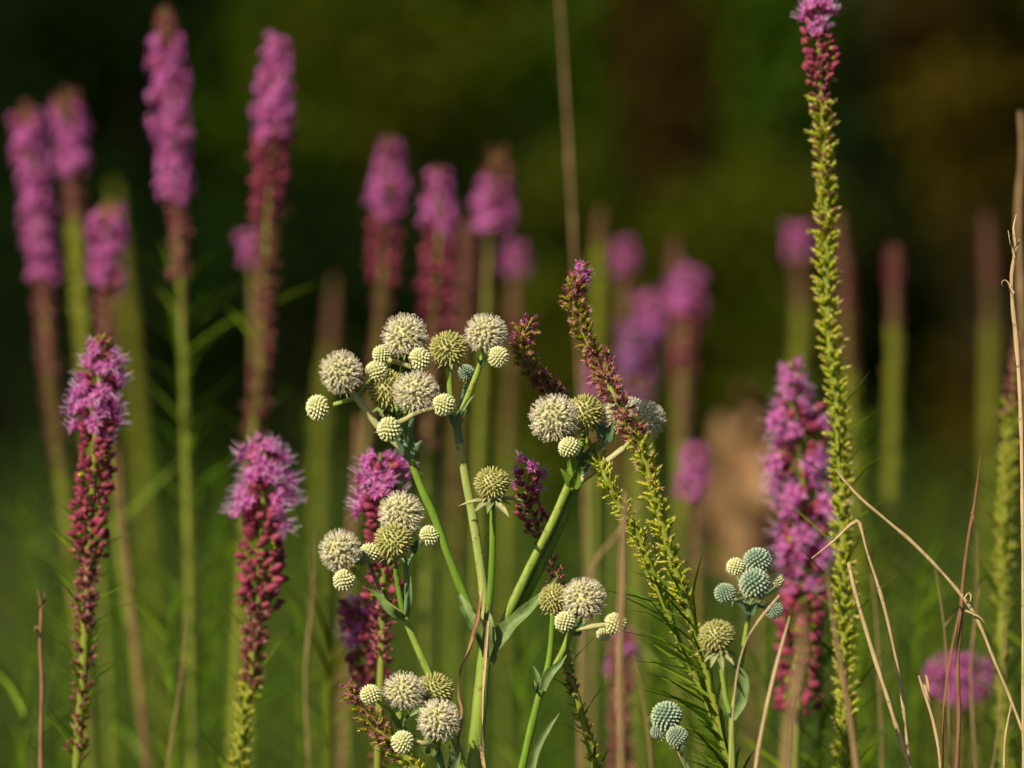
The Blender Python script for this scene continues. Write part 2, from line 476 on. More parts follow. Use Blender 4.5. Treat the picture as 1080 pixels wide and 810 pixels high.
SHR = [
    (40, 60, 27, 330, 330, 'dark', 'green shrub coloured nearly black for deep shade, filling the top left corner'),
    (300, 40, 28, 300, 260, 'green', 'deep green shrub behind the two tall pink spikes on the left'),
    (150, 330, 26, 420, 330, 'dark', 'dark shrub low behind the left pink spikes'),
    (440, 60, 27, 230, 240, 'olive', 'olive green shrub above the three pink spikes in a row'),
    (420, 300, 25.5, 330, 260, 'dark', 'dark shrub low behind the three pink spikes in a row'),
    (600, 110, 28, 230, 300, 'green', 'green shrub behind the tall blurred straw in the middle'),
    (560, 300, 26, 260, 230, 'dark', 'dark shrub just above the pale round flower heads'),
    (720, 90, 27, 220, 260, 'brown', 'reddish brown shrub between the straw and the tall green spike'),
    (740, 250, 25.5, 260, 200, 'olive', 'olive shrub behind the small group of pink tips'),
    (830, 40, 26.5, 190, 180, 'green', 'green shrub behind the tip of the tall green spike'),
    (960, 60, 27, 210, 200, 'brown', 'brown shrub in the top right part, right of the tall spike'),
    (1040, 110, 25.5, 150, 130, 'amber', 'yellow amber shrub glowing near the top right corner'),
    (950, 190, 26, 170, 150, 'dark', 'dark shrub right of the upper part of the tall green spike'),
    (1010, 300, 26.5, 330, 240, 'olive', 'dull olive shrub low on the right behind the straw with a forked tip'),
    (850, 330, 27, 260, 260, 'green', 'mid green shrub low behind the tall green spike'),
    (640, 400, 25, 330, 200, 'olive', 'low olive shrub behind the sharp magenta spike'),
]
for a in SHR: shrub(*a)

def tree(x, y, h, kind, label):  # crowns mostly above the view, added to shade the wood edge
    root = empty('tree', (x, y, 0)); tag(root, label, 'tree', 'trees added to shade the wood edge')
    mb = MB(); top = np.array([x + random.uniform(-.6, .6), y + random.uniform(-.4, .4), h * .8])
    tube(mb, [np.array([x, y, -.05]), np.array([x + .1, y, h * .4]), top], [.17, .12, .05], 0, 9, .3)
    cs, rs = [], []
    for k in range(11):
        z = h * random.uniform(.36, .95); a = random.uniform(0, 6.28); rr = random.uniform(.3, 1.9)
        q = np.array([x + math.cos(a) * rr, y + math.sin(a) * rr, z]); cs.append(q); rs.append([random.uniform(.8, 1.4)] * 2 + [random.uniform(.6, 1.0)])
        tube(mb, [np.array([x + .1, y, z * .7]), (q + [x, y, z * .8]) / 2, q], [.06, .04, .015], 0, 6, .3)
    mb.build('trunk', M['bark'], root)
    mb = MB(); leaf_cloud(mb, cs, rs, 6500, .13); mb.build('crown', SM[kind], root, smooth=False)
for x, y, h, kd, lb in [(-2.6, 29.5, 7.5, 'dark', 'added tree with a high dark crown over the left side of the wood edge'),
                        (-.9, 31, 7.0, 'green', 'tree added so its crown shades the wood edge left of the middle'),
                        (1.2, 30.5, 7.8, 'dark', 'tree added so its crown shades the wood edge right of the middle'),
                        (3.4, 29.6, 7.2, 'olive', 'added tree with an olive crown over the right side of the wood edge'),
                        (-5.5, 26.5, 8, 'dark', 'unseen tree left of the frame, added so its crown darkens the wood edge'),
                        (6.0, 27, 7.5, 'green', 'unseen added tree right of the frame at the wood edge')]:
    tree(x, y, h, kd, lb)
mb = MB()
cs = [[rng.uniform(-16, 16), rng.uniform(30, 36), rng.uniform(0, 9)] for _ in range(260)]
leaf_cloud(mb, cs, [[1.6, 1.2, 1.2]] * 260, 75000, .26, 0)
cs = [[rng.uniform(-60, 60), rng.uniform(38, 46), rng.uniform(0, 14)] for _ in range(300)]
leaf_cloud(mb, cs, [[4, 2, 2.5]] * 300, 45000, .8, 0)
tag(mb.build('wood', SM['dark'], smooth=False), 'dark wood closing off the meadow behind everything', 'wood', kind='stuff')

# ------------------------------------------------------------------ blazing star spikes
def linear_leaves(mb, C, T, s0, s1, arc, step, length, width, up=1.0, onlyside=None, mat_i=None):
    mi = SI['leaf'] if mat_i is None else mat_i
    s = s0; k = 0
    while s < s1:
        p = np.array([np.interp(s, arc, C[:, q]) for q in range(3)])
        t = norm(np.array([np.interp(s, arc, T[:, q]) for q in range(3)]))
        a = k * 2.4 + random.uniform(-.3, .3)
        x = norm(np.cross(t, [0.1, 1, 0])); y = np.cross(t, x)
        rad = x * math.cos(a) + y * math.sin(a)
        if onlyside is not None: rad = norm(rad * .6 + np.array(onlyside))
        L = length * random.uniform(.6, 1.15)
        e1 = norm(rad + t * up * random.uniform(.5, 1.3)); e2 = norm(rad + t * up * .6 + np.array([0, 0, random.uniform(-.25, .25)]))
        blade(mb, [p, p + e1 * L * .5, p + e1 * L * .5 + e2 * L * .5], [width * .7, width, width * .7, width * .1], mi, normal=norm(t + rng.normal(size=3) * .2), step=L / 6, fold=.2)
        s += step * random.uniform(.6, 1.4); k += 1

def spike(label, path, zones, d, detail=1, leaf=None, group='purple blazing star spikes', dens=1.0, stem_r=None, cat='flower spike', name='blazing_star'):
    """path: photo points from the tip down; zones: (y0, y1, type, width in photo px)"""
    dd = d if isinstance(d, (list, tuple)) else [d] * len(path)
    pts = [P(x, y, q) for (x, y), q in zip(path, dd)]
    s = mpp(dd[-1]); blur = 0.0361 * abs(dd[0] - FOCUS) / dd[0]
    base = np.array([pts[-1][0] + (pts[-1][0] - pts[-2][0]) * .35, pts[-1][1], 0.0])
    if path[-1][1] >= 700: pass
    allp = np.array(pts + [(pts[-1] * .45 + base * .55) * [1, 1, 1], base - [0, 0, .01]])
    C, par = smooth_path(allp, .005)
    T = norm(np.gradient(C, axis=0))
    arc = np.concatenate([[0], np.cumsum(np.linalg.norm(np.diff(C, axis=0), axis=1))])
    # arc value for photo y
    ypath = np.array([405 - ((c[2] - CAM[2]) - (c[1] - CAM[1]) * math.tan(PITCH)) / (K * (c[1])) * 1080 for c in C])
    root = empty(name, base)
    tag(root, label, cat, group)
    mb = MB()
    r0 = stem_r or .0016
    tube(mb, allp, [r0 * .5, r0] + [r0 * 1.4] * 3, SI['stem'], 7, .006)
    mb.build('stem', SPM, root)
    names = {'bloom': 'open_flowers', 'bloomlo': 'open_flowers', 'violet': 'open_flowers', 'bud': 'crimson_buds', 'budlo': 'crimson_buds',
             'dusk': 'faded_heads', 'duskg': 'faded_heads', 'rose': 'faded_heads', 'mix': 'faded_heads', 'mixg': 'green_heads', 'duskf': 'faded_heads', 'green': 'green_heads', 'tip': 'tip_buds'}
    parts = {}
    for (y0, y1, ty, wpx, *op) in zones:
        o = op[0] if op else {}
        if ty == 'bloom' and detail < 1: ty = 'bloomlo'
        if ty == 'bud' and detail < 1: ty = 'budlo'
        sa, sb = np.interp([y0, y1], ypath, arc)
        W = {'bloom': 1.2, 'bloomlo': 1.14, 'violet': 1.1, 'bud': 1.1, 'budlo': 1.1, 'tip': .75}.get(ty, .97) * max(wpx * s - blur * .5, wpx * s * .45)          # real width once the lens blur is taken off
        hl = W / 2                                             # reach of a head from the axis
        prof = o.get('taper', (1, 1))
        spacing = {'bloom': .00080, 'bloomlo': .00068, 'violet': .0007, 'bud': .00027, 'budlo': .00042, 'tip': .0009}.get(ty, .00098) * o.get('sp', 1) / dens * (hl / .008) ** (.9 if 'bloom' in ty or ty == 'violet' else .7)
        n = max(3, int((sb - sa) / spacing))
        ss = sa + (np.arange(n) + .5) / n * (sb - sa) + rng.normal(0, spacing * .3, n)
        pc = np.stack([np.interp(ss, arc, C[:, q]) for q in range(3)], 1)
        tt = norm(np.stack([np.interp(ss, arc, -T[:, q]) for q in range(3)], 1))
        x = norm(np.cross(tt, np.array([[.1, 1., 0]]))); yv = np.cross(tt, x)
        a = np.arange(n) * 2.39996 + rng.normal(0, .18, n) + rng.random() * 6
        rad = x * np.cos(a)[:, None] + yv * np.sin(a)[:, None]
        up = o.get('up', {'bloom': .35, 'bloomlo': .35, 'violet': .35, 'bud': .55, 'budlo': .55, 'tip': 1.2}.get(ty, .75))
        dv = norm(rad + tt * (up + rng.normal(0, .15, n))[:, None])
        f = np.interp((ss - sa) / max(sb - sa, 1e-6), [0, .5, 1], [prof[0], 1, prof[1]])
        ln = hl * f * (1 + rng.normal(0, .10, n)) * math.sqrt(1 + (up * .6) ** 2)
        if o.get('side'):                                     # one-sided gaps
            pass
        gap = o.get('gap', 0)
        keep = rng.random(n) > gap
        if not keep.any(): keep[0] = True
        if ty in ('bud', 'budlo'):                            # little round buds standing off the axis
            pc = pc + dv * (ln * .62 * (.75 + .5 * rng.random(n)))[:, None]; ln = ln * .45 * (.65 + .6 * rng.random(n))
            dv = norm(dv + rng.normal(0, .35, dv.shape))
        elif ty not in ('tip',):
            pc = pc + dv * (ln * rng.uniform(.0, .30, n))[:, None]; ln = ln * .74
            dv = norm(dv + rng.normal(0, .2, dv.shape))
        key = names[ty]
        hit = [q for q in parts if q[0] == key and q[1] <= y1 + 6 and q[2] >= y0 - 6]
        if hit:
            mbq = parts.pop(hit[0]); key = (key, min(y0, hit[0][1]), max(y1, hit[0][2])); parts[key] = mbq
        else:
            key = (key, y0, y1); parts[key] = MB()
        parts[key].stamp(TEMPL[ty], frames(dv[keep], rng.random(keep.sum()) * 6.28), (pc + rad * r0 * .6)[keep], ln[keep])
        if ty == 'bloom' and not o.get('nobud'):               # buds between the open flowers
            k2 = rng.random(n) < .25
            parts[key].stamp(TEMPL['bud'], frames(norm(dv[k2] + tt[k2] * .3)), (pc + tt * spacing)[k2], ln[k2] * .32)
    for k, v in parts.items():
        if not v.v: continue
        v.build(k[0], SPM, root)
    if leaf:
        y0, L, Wl, st = leaf[:4]
        mb = MB(); sa = np.interp(y0, ypath, arc)
        linear_leaves(mb, C, T * -1, sa, min(arc[-1] - .25, sa + .75), arc, st, L, Wl, onlyside=leaf[4] if len(leaf) > 4 else None)
        mb.build('foliage', SPM, root)
    return root

LF = (560, .055, .0022, .005)
# far and middle spikes, left to right
spike('pink spike at the far left edge, first of the leftmost pair', [(26, 108), (36, 200), (46, 310), (52, 400), (64, 500), (75, 600), (95, 830)],
      [(106, 150, 'dusk', 38, {'taper': (.4, 1)}), (128, 300, 'bloom', 46), (295, 400, 'dusk', 34), (390, 500, 'duskg', 28), (490, 830, 'green', 20)], 6.0, 0, (520, .05, .002, .012))
spike('pink spike with a blunt olive tip, just right of the far left one', [(70, 98), (76, 180), (80, 260), (90, 390), (100, 520), (118, 830)],
      [(98, 135, 'duskg', 46, {'taper': (.6, 1)}), (116, 186, 'bloom', 50), (186, 240, 'dusk', 36), (235, 480, 'green', 28)], 6.2, 0, (470, .05, .002, .014))
spike('short-topped pink spike behind the sharp crimson one on the left', [(113, 212), (112, 260), (112, 330), (112, 420), (124, 560), (150, 760), (158, 830)],
      [(212, 240, 'tip', 26, {'taper': (.3, 1)}), (228, 305, 'bloom', 50), (300, 365, 'dusk', 34), (365, 480, 'duskg', 26), (480, 830, 'green', 14, {'gap': .3})], 5.8, 0, (480, .06, .0024, .012))
spike('green budless spike, faint and blurred behind the left group', [(120, 195), (132, 320), (146, 460), (160, 640), (175, 830)],
      [(195, 420, 'green', 26, {'taper': (.6, 1)}), (420, 830, 'green', 26)], 8.2, 0, None)
spike('tallest pink spike on the left with a brown pointed tip', [(173, 8), (178, 80), (184, 180), (188, 260), (192, 340), (196, 480), (200, 640), (203, 830)],
      [(8, 66, 'dusk', 38, {'taper': (.45, 1)}), (44, 212, 'bloom', 50), (205, 300, 'dusk', 36), (300, 360, 'dusk', 18, {'gap': .5}), (360, 720, 'green', 16, {'gap': .3})], 5.7, 0, (300, .06, .0022, .006))
spike('tall pink spike with a thick brown stalk', [(292, 42), (289, 110), (285, 190), (280, 280), (275, 380), (266, 470), (255, 600), (245, 830)],
      [(42, 148, 'bloom', 54, {'taper': (.6, 1), 'sp': .8}), (145, 240, 'bud', 38), (235, 480, 'duskg', 35), (300, 440, 'dusk', 30, {'gap': .5}), (470, 830, 'green', 20)], 5.6, 0, (200, .04, .002, .02))
spike('small pink tuft peeping out left of the thick brown stalk', [(262, 244), (263, 262), (266, 300), (268, 420), (262, 830)],
      [(246, 282, 'bloom', 34), (282, 420, 'dusk', 16)], 6.1, 0, None)
spike('faint dusky spike in the dark gap left of the three pink spikes', [(352, 292), (348, 360), (340, 420), (336, 520), (335, 830)],
      [(292, 370, 'dusk', 24, {'taper': (.5, 1)}), (370, 560, 'green', 24)], 7.4, 0, None)
spike('leftmost of the three pink spikes in a row', [(411, 143), (409, 200), (405, 260), (402, 330), (392, 420), (378, 520), (368, 640), (365, 830)],
      [(143, 175, 'bud', 20, {'taper': (.4, 1)}), (152, 232, 'bloom', 50, {'taper': (.6, 1)}), (228, 305, 'bud', 34), (300, 420, 'duskg', 28), (420, 560, 'dusk', 20)], 6.1, 0, None)
spike('middle one of the three pink spikes in a row', [(461, 176), (464, 230), (460, 300), (455, 380), (450, 500), (448, 830)],
      [(176, 200, 'bud', 24, {'taper': (.4, 1)}), (185, 248, 'bloom', 52, {'taper': (.6, 1)}), (244, 345, 'bud', 34), (340, 480, 'dusk', 28)], 5.9, 0, None)
spike('rightmost of the three pink spikes in a row, with an olive crest', [(524, 162), (521, 210), (516, 260), (512, 340), (505, 480), (500, 830)],
      [(162, 204, 'duskg', 46, {'taper': (.6, 1)}), (188, 248, 'bloom', 58, {'taper': (.7, 1)}), (245, 340, 'dusk', 20, {'gap': .3}), (340, 700, 'green', 16)], 6.1, 0, None)
spike('dusty pink flowerless spike between the three pink spikes', [(492, 236), (490, 300), (486, 380), (480, 500), (478, 830)],
      [(236, 370, 'dusk', 32), (370, 600, 'duskg', 26)], 6.7, 0, None)
spike('small pink tip on a yellowish stalk above the rightmost pale head', [(543, 257), (542, 300), (540, 370), (535, 470), (530, 830)],
      [(257, 292, 'bloom', 38, {'taper': (.7, 1)}), (290, 350, 'dusk', 26), (345, 480, 'duskg', 24), (480, 700, 'green', 20)], 6.7, 0, None)
spike('yellow green spike without flowers left of the small pink tips', [(633, 220), (631, 270), (630, 330), (628, 420), (622, 830)],
      [(220, 262, 'dusk', 20, {'taper': (.6, 1)}), (255, 520, 'green', 24)], 6.9, 0, None)
spike('small pink blossom on a dusty pink stalk behind the sharp magenta spike', [(660, 253), (659, 290), (656, 350), (652, 430), (648, 830)],
      [(253, 290, 'bloom', 38, {'taper': (.7, 1)}), (288, 380, 'dusk', 28), (380, 520, 'duskg', 24)], 6.7, 0, None)
spike('spike with a reddish flowerless tip above two pink blossoms', [(711, 252), (713, 300), (714, 360), (716, 450), (716, 830)],
      [(252, 300, 'dusk', 26, {'taper': (.6, 1)}), (298, 330, 'bloom', 34), (325, 420, 'dusk', 24), (420, 600, 'green', 18)], 7.0, 0, None)
spike('pink blossom on a dark red stalk, rightmost of the middle group', [(727, 286), (725, 320), (722, 380), (720, 460), (718, 830)],
      [(286, 336, 'bloom', 46, {'taper': (.8, 1)}), (333, 400, 'bud', 30), (400, 470, 'dusk', 26), (470, 600, 'green', 20)], 6.4, 0, None)
spike('pink spike with a light tip just above the violet one', [(688, 313), (686, 340), (684, 380), (680, 480), (676, 830)],
      [(313, 356, 'bloom', 48, {'taper': (.8, 1)}), (350, 430, 'dusk', 26)], 6.6, 0, None)
spike('bluish violet spike standing low behind the sharp magenta spike', [(672, 350), (671, 400), (670, 450), (668, 540), (664, 830)],
      [(350, 422, 'violet', 58, {'taper': (.9, 1)}), (415, 470, 'dusk', 34), (470, 640, 'green', 20)], 6.3, 0, None)
spike('magenta blossom peeping between the sharp spike and pale heads', [(630, 388), (630, 420), (628, 480), (624, 830)],
      [(388, 422, 'bloom', 38), (418, 480, 'dusk', 24)], 6.0, 0, None)
spike('pink tip on a greenish stalk left of the tall green spike', [(841, 240), (842, 280), (844, 340), (838, 430), (834, 830)],
      [(240, 275, 'bloom', 40), (272, 330, 'dusk', 24), (328, 520, 'green', 26)], 7.2, 0, (360, .05, .0024, .012))
spike('dusky spike almost hidden behind the tall green spike', [(884, 228), (890, 290), (893, 360), (897, 460), (905, 620), (910, 830)],
      [(228, 330, 'dusk', 28, {'taper': (.6, 1)}), (325, 400, 'duskg', 30), (395, 640, 'green', 30)], 6.6, 0, (430, .06, .0026, .006))
spike('narrow spike with a crimson tip right of the tall green spike', [(943, 262), (943, 310), (943, 370), (941, 470), (938, 560), (935, 830)],
      [(262, 304, 'bud', 22, {'taper': (.7, 1)}), (302, 350, 'dusk', 24), (345, 620, 'green', 25)], 6.6, 0, (500, .06, .0026, .01))
spike('dim dusky spike near the right edge behind the pale forked straw', [(1040, 226), (1043, 290), (1044, 380), (1042, 480), (1040, 830)],
      [(226, 300, 'dusk', 24, {'taper': (.6, 1)}), (295, 350, 'duskg', 24), (345, 640, 'green', 26)], 7.4, 0, None)
spike('pink blossom on a dusty stalk left of the tan withered plant', [(732, 474), (733, 520), (735, 580), (736, 680), (738, 830)],
      [(474, 528, 'bloom', 46, {'taper': (.8, 1)}), (524, 610, 'dusk', 24), (610, 720, 'duskg', 20)], 5.8, 0, None)
spike('wide dusky purple spike low behind the blurred straw at the bottom', [(656, 672), (655, 740), (655, 800), (655, 860)],
      [(660, 720, 'bloom', 48, {'gap': .6, 'nobud': 1}), (668, 860, 'dusk', 42)], 5.5, 0, None)
spike('middle and tallest of three lilac pink blossoms low at the right', [(1012, 694), (1012, 730), (1011, 800), (1010, 850)],
      [(694, 742, 'bloom', 44, {'sp': .7}), (742, 850, 'duskg', 20)], 5.5, 0, (760, .05, .0024, .004))
spike('lilac pink blossom low at the right, left of the tallest of three', [(988, 700), (990, 740), (996, 800), (1000, 850)],
      [(702, 738, 'bloom', 36, {'sp': .9}), (738, 850, 'duskg', 18)], 5.45, 0, None)
spike('lilac pink blossom low at the right, nearest to the right edge', [(1034, 698), (1034, 740), (1028, 800), (1024, 850)],
      [(700, 740, 'bloom', 38, {'sp': .9}), (740, 850, 'duskg', 18)], 5.55, 0, None)
# nearer pink ones
spike('large open purple spike in front of the tan withered plant', [(833, 382), (838, 430), (846, 500), (849, 580), (846, 640), (842, 700), (838, 830)],
      [(382, 452, 'bloom', 46, {'taper': (.6, 1), 'sp': 1.3}), (440, 590, 'bloom', 72, {'sp': 1.35}), (585, 640, 'bloom', 52, {'sp': 1.3}), (440, 660, 'bud', 44, {'sp': 4}), (630, 760, 'bud', 44, {'sp': 1.3})], 4.98, 1, (760, .05, .0022, .006), stem_r=.002)
spike('sharp spike at the left with lilac flowers above many crimson buds', [(108, 354), (105, 400), (102, 450), (97, 520), (93, 600), (88, 700), (80, 830)],
      [(352, 385, 'tip', 28, {'taper': (.4, 1)}), (358, 380, 'bud', 28, {'taper': (.5, 1), 'sp': 1.6}), (366, 462, 'bloom', 58, {'taper': (.55, 1), 'sp': .85}), (380, 462, 'bud', 36, {'sp': 5}), (455, 590, 'bud', 34, {'sp': 1.1}), (580, 660, 'dusk', 34, {'sp': .8}), (645, 800, 'duskg', 30, {'gap': .25, 'sp': 1.2})], 4.74, 1, (560, .045, .0016, .005), stem_r=.0018)
spike('broad lilac spike above crimson buds, second from the left in sharpness', [(280, 462), (279, 500), (277, 560), (272, 640), (263, 720), (250, 830)],
      [(464, 490, 'bloom', 46, {'taper': (.5, 1)}), (476, 556, 'bloom', 64, {'sp': .85, 'taper': (.75, 1)}), (490, 560, 'bud', 42, {'sp': 5}), (550, 650, 'bud', 40, {'sp': 1.05}), (635, 690, 'dusk', 36, {'sp': .8}), (670, 730, 'duskg', 34, {'sp': .9}), (715, 830, 'green', 30)], 4.80, 1, (640, .045, .0016, .006), stem_r=.0018)
spike('lilac pink blossom behind the left group of pale heads', [(401, 478), (402, 510), (405, 560), (404, 620), (402, 700), (398, 830)],
      [(476, 500, 'bloom', 36, {'taper': (.5, 1)}), (490, 545, 'bloom', 60), (500, 560, 'bud', 38, {'sp': 4}), (540, 640, 'bud', 36, {'sp': 1.3}), (635, 700, 'dusk', 30)], 4.68, 1, None)
spike('low pink blossom below the left group of pale heads', [(382, 630), (384, 665), (392, 710), (398, 770), (402, 850)],
      [(634, 676, 'bloom', 44, {'taper': (.8, 1)}), (640, 730, 'bud', 40, {'sp': 1.2}), (645, 680, 'bloom', 56, {'gap': .6}), (720, 850, 'duskg', 26)], 4.86, 1, None)
# tall green one and right edge one
spike('tall yellow green spike with a small magenta tuft at its tip', [(862, 6), (864, 60), (868, 130), (872, 220), (872, 300), (877, 370), (884, 440), (888, 520), (890, 640), (892, 830)],
      [(6, 46, 'bloom', 44, {'taper': (.9, .8), 'sp': 1.1, 'up': .9}), (40, 92, 'bud', 30, {'sp': 1.2}), (60, 125, 'dusk', 26), (110, 250, 'duskg', 27, {'gap': .25, 'sp': 1.4}), (108, 830, 'green', 34, {'sp': .9})], 4.72, 1, (420, .045, .0016, .006), stem_r=.0018)
spike('yellow green spike along the right edge with a dark red top', [(1074, 352), (1068, 420), (1062, 500), (1058, 600), (1057, 700), (1060, 830)],
      [(352, 440, 'dusk', 26, {'taper': (.6, 1)}), (430, 640, 'green', 28, {'sp': 1.1}), (640, 830, 'green', 22, {'gap': .3})], 5.05, 1, (540, .05, .002, .006), stem_r=.0018)
# sharp ones
spike('sharp bending spike, magenta at the tip and yellow green below', 
      [(614, 280), (608, 303), (606, 319), (613, 345), (623, 368), (634, 390), (645, 412), (658, 434), (668, 457), (680, 483), (690, 519), (699, 554), (707, 585), (716, 612), (727, 648), (740, 690), (757, 755), (770, 800), (778, 840)],
      [(280, 318, 'rose', 34, {'sp': 1.1, 'taper': (.6, 1)}), (296, 400, 'duskf', 35, {'sp': .7}), (284, 300, 'bloom', 26, {'gap': .6, 'nobud': 1}), (370, 470, 'mix', 34, {'sp': .85}), (440, 520, 'mixg', 33, {'sp': 1.4}), (470, 640, 'green', 31, {'sp': 1.05}), (640, 700, 'green', 22, {'gap': .35, 'sp': 1.4})],
      [4.47] * 6 + [4.45] * 13, 1, (632, .036, .0019, .0024, (-.45, -.2, 0)), stem_r=.0014)
spike('shorter sharp spike leaning left, dull mauve at the tip', 
      [(562, 335), (552, 356), (552, 377), (565, 394), (579, 408), (602, 436), (622, 472), (637, 499), (646, 519), (659, 541), (672, 563), (682, 588), (693, 617), (706, 650), (720, 684), (737, 722), (756, 768), (770, 810), (776, 840)],
      [(335, 370, 'rose', 28, {'sp': 1.3, 'taper': (.7, 1)}), (350, 415, 'duskf', 32, {'sp': .8}), (395, 450, 'mix', 32, {'sp': .8}), (470, 640, 'green', 27, {'sp': 1.1}), (640, 720, 'green', 16, {'gap': .5, 'sp': 1.5})],
      [4.52, 4.52, 4.52, 4.53, 4.54, 4.55, 4.53] + [4.49] * 12, 1, (640, .040, .0019, .0028, (-.45, -.2, 0)), stem_r=.0013)
spike('sparse pink and rose spike beside the single olive head', 
      [(562, 490), (556, 506), (555, 526), (563, 545), (569, 565), (578, 586), (586, 606), (592, 640), (598, 700), (607, 732), (613, 753), (621, 780), (628, 810), (636, 850)],
      [(488, 520, 'bloom', 38, {'gap': .35, 'sp': 1.6, 'nobud': 1}), (500, 565, 'bud', 26, {'sp': 2.2}), (520, 570, 'rose', 26, {'sp': 1.8}), (560, 640, 'dusk', 27, {'sp': 1.4}), (690, 735, 'duskg', 16, {'gap': .5}), (732, 850, 'green', 24, {'sp': 2.2})],
      4.56, 1, (690, .03, .0014, .01), stem_r=.0015)
spike('short brownish mauve spike at the bottom left of the lowest pale heads', 
      [(366, 722), (377, 740), (390, 760), (404, 776), (422, 792), (440, 812), (452, 850)],
      [(720, 745, 'rose', 28, {'sp': 1.2, 'taper': (.6, 1)}), (730, 785, 'duskf', 34, {'sp': 1.0}), (770, 800, 'mix', 30), (780, 850, 'green', 27, {'sp': 1.2})],
      4.50, 1, (780, .03, .0014, .006), stem_r=.0015)

# ------------------------------------------------------------------ rattlesnake master heads
def fib(n, zmin=-.88):
    k = np.arange(n) + .5
    z = 1 - k / n * (1 - zmin)
    r = np.sqrt(1 - z ** 2); a = k * 2.39996
    return np.stack([r * np.cos(a), r * np.sin(a), z], 1)

def head_mesh(kind, seed):
    global rng
    rng = np.random.default_rng(seed)
    r = random.Random(seed)
    mb = MB()
    # unit radius head, axis +Z
    core = lathe([(.02, -.80), (.35, -.70), (.58, -.48), (.70, -.15), (.72, .15), (.60, .45), (.36, .66), (.02, .76)], 16, 0)
    mb.add(*core)
    if kind == 'bloom':
        D = fib(195); D = norm(D + rng.normal(0, .05, D.shape))
        n = len(D)
        T = [lathe([(.06, 0), (.085, .10), (.07, .16)], 6, 0), lathe([(.07, .14), (.078, .20), (.045, .25), (.004, .26)], 6, 1)]
        T += petals(5, np.array([0, 0, .17]), np.array([0, 0, 1.]), .13, .075, .45, 1, 0, .6)
        mb.stamp(T, frames(norm(D + rng.normal(0, .06, D.shape)), rng.random(n) * 6.28), D * .68, .75 + .4 * rng.random(n))
        for q in range(5):                     # stamens: thin threads with a speck at the end
            e = norm(D + rng.normal(0, .32, D.shape)); kp = rng.random(n) < .8
            L = .14 + .17 * rng.random(n)
            Ts = [strip([[0, 0, 0], [0, 0, .5], [.04, 0, 1]], [.075, .06, .05], [0, 1, 0], 2),
                  strip([[0, 0, 0], [0, 0, .5], [.04, 0, 1]], [.075, .06, .05], [1, 0, 0], 2),
                  octa(np.array([.04, 0, 1.0]), .085, 2)]
            mb.stamp(Ts, frames(e[kp], rng.random(kp.sum()) * 6.28), (D * .86)[kp], L[kp])
        mats = [M['er_core'], M['er_petal'], M['er_anther']]
    elif kind == 'bud':
        D = fib(105); D = norm(D + rng.normal(0, .012, D.shape))
        T = [lathe([(.11, 0), (.12, .10)], 6, 1), lathe([(.12, .10), (.085, .20), (.045, .27), (.005, .31)], 6, 2)]
        mb.stamp(T, frames(D, rng.random(len(D))), D * .68, .9 + .2 * rng.random(len(D)))
        mats = [M['er_core'], M['er_budbase'], M['er_bud']]
    elif kind == 'green':
        D = fib(190); D = norm(D + rng.normal(0, .02, D.shape))
        T = [lathe([(.07, 0), (.075, .12), (.05, .20)], 5, 1), lathe([(.05, .20), (.022, .27), (.003, .34)], 5, 2)]
        T += petals(3, np.array([0, 0, .10]), np.array([0, 0, 1.]), .16, .06, .35, 1, 0, .2)
        mb.stamp(T, frames(norm(D + rng.normal(0, .07, D.shape)), rng.random(len(D)) * 6), D * .68, .85 + .3 * rng.random(len(D)))
        mats = [M['er_core'], M['er_green'], M['er_greentip']]
    else:
        D = fib(135); D = norm(D + rng.normal(0, .010, D.shape))
        T = [lathe([(.085, 0), (.095, .12), (.075, .19)], 6, 1), lathe([(.075, .19), (.045, .25), (.005, .30)], 6, 2)]
        mb.stamp(T, frames(D, rng.random(len(D))), D * .70, .9 + .15 * rng.random(len(D)))
        mats = [M['er_tealcore'], M['er_teal'], M['er_tealtip']]
    return mb.mesh('flower_head_' + kind, mats)

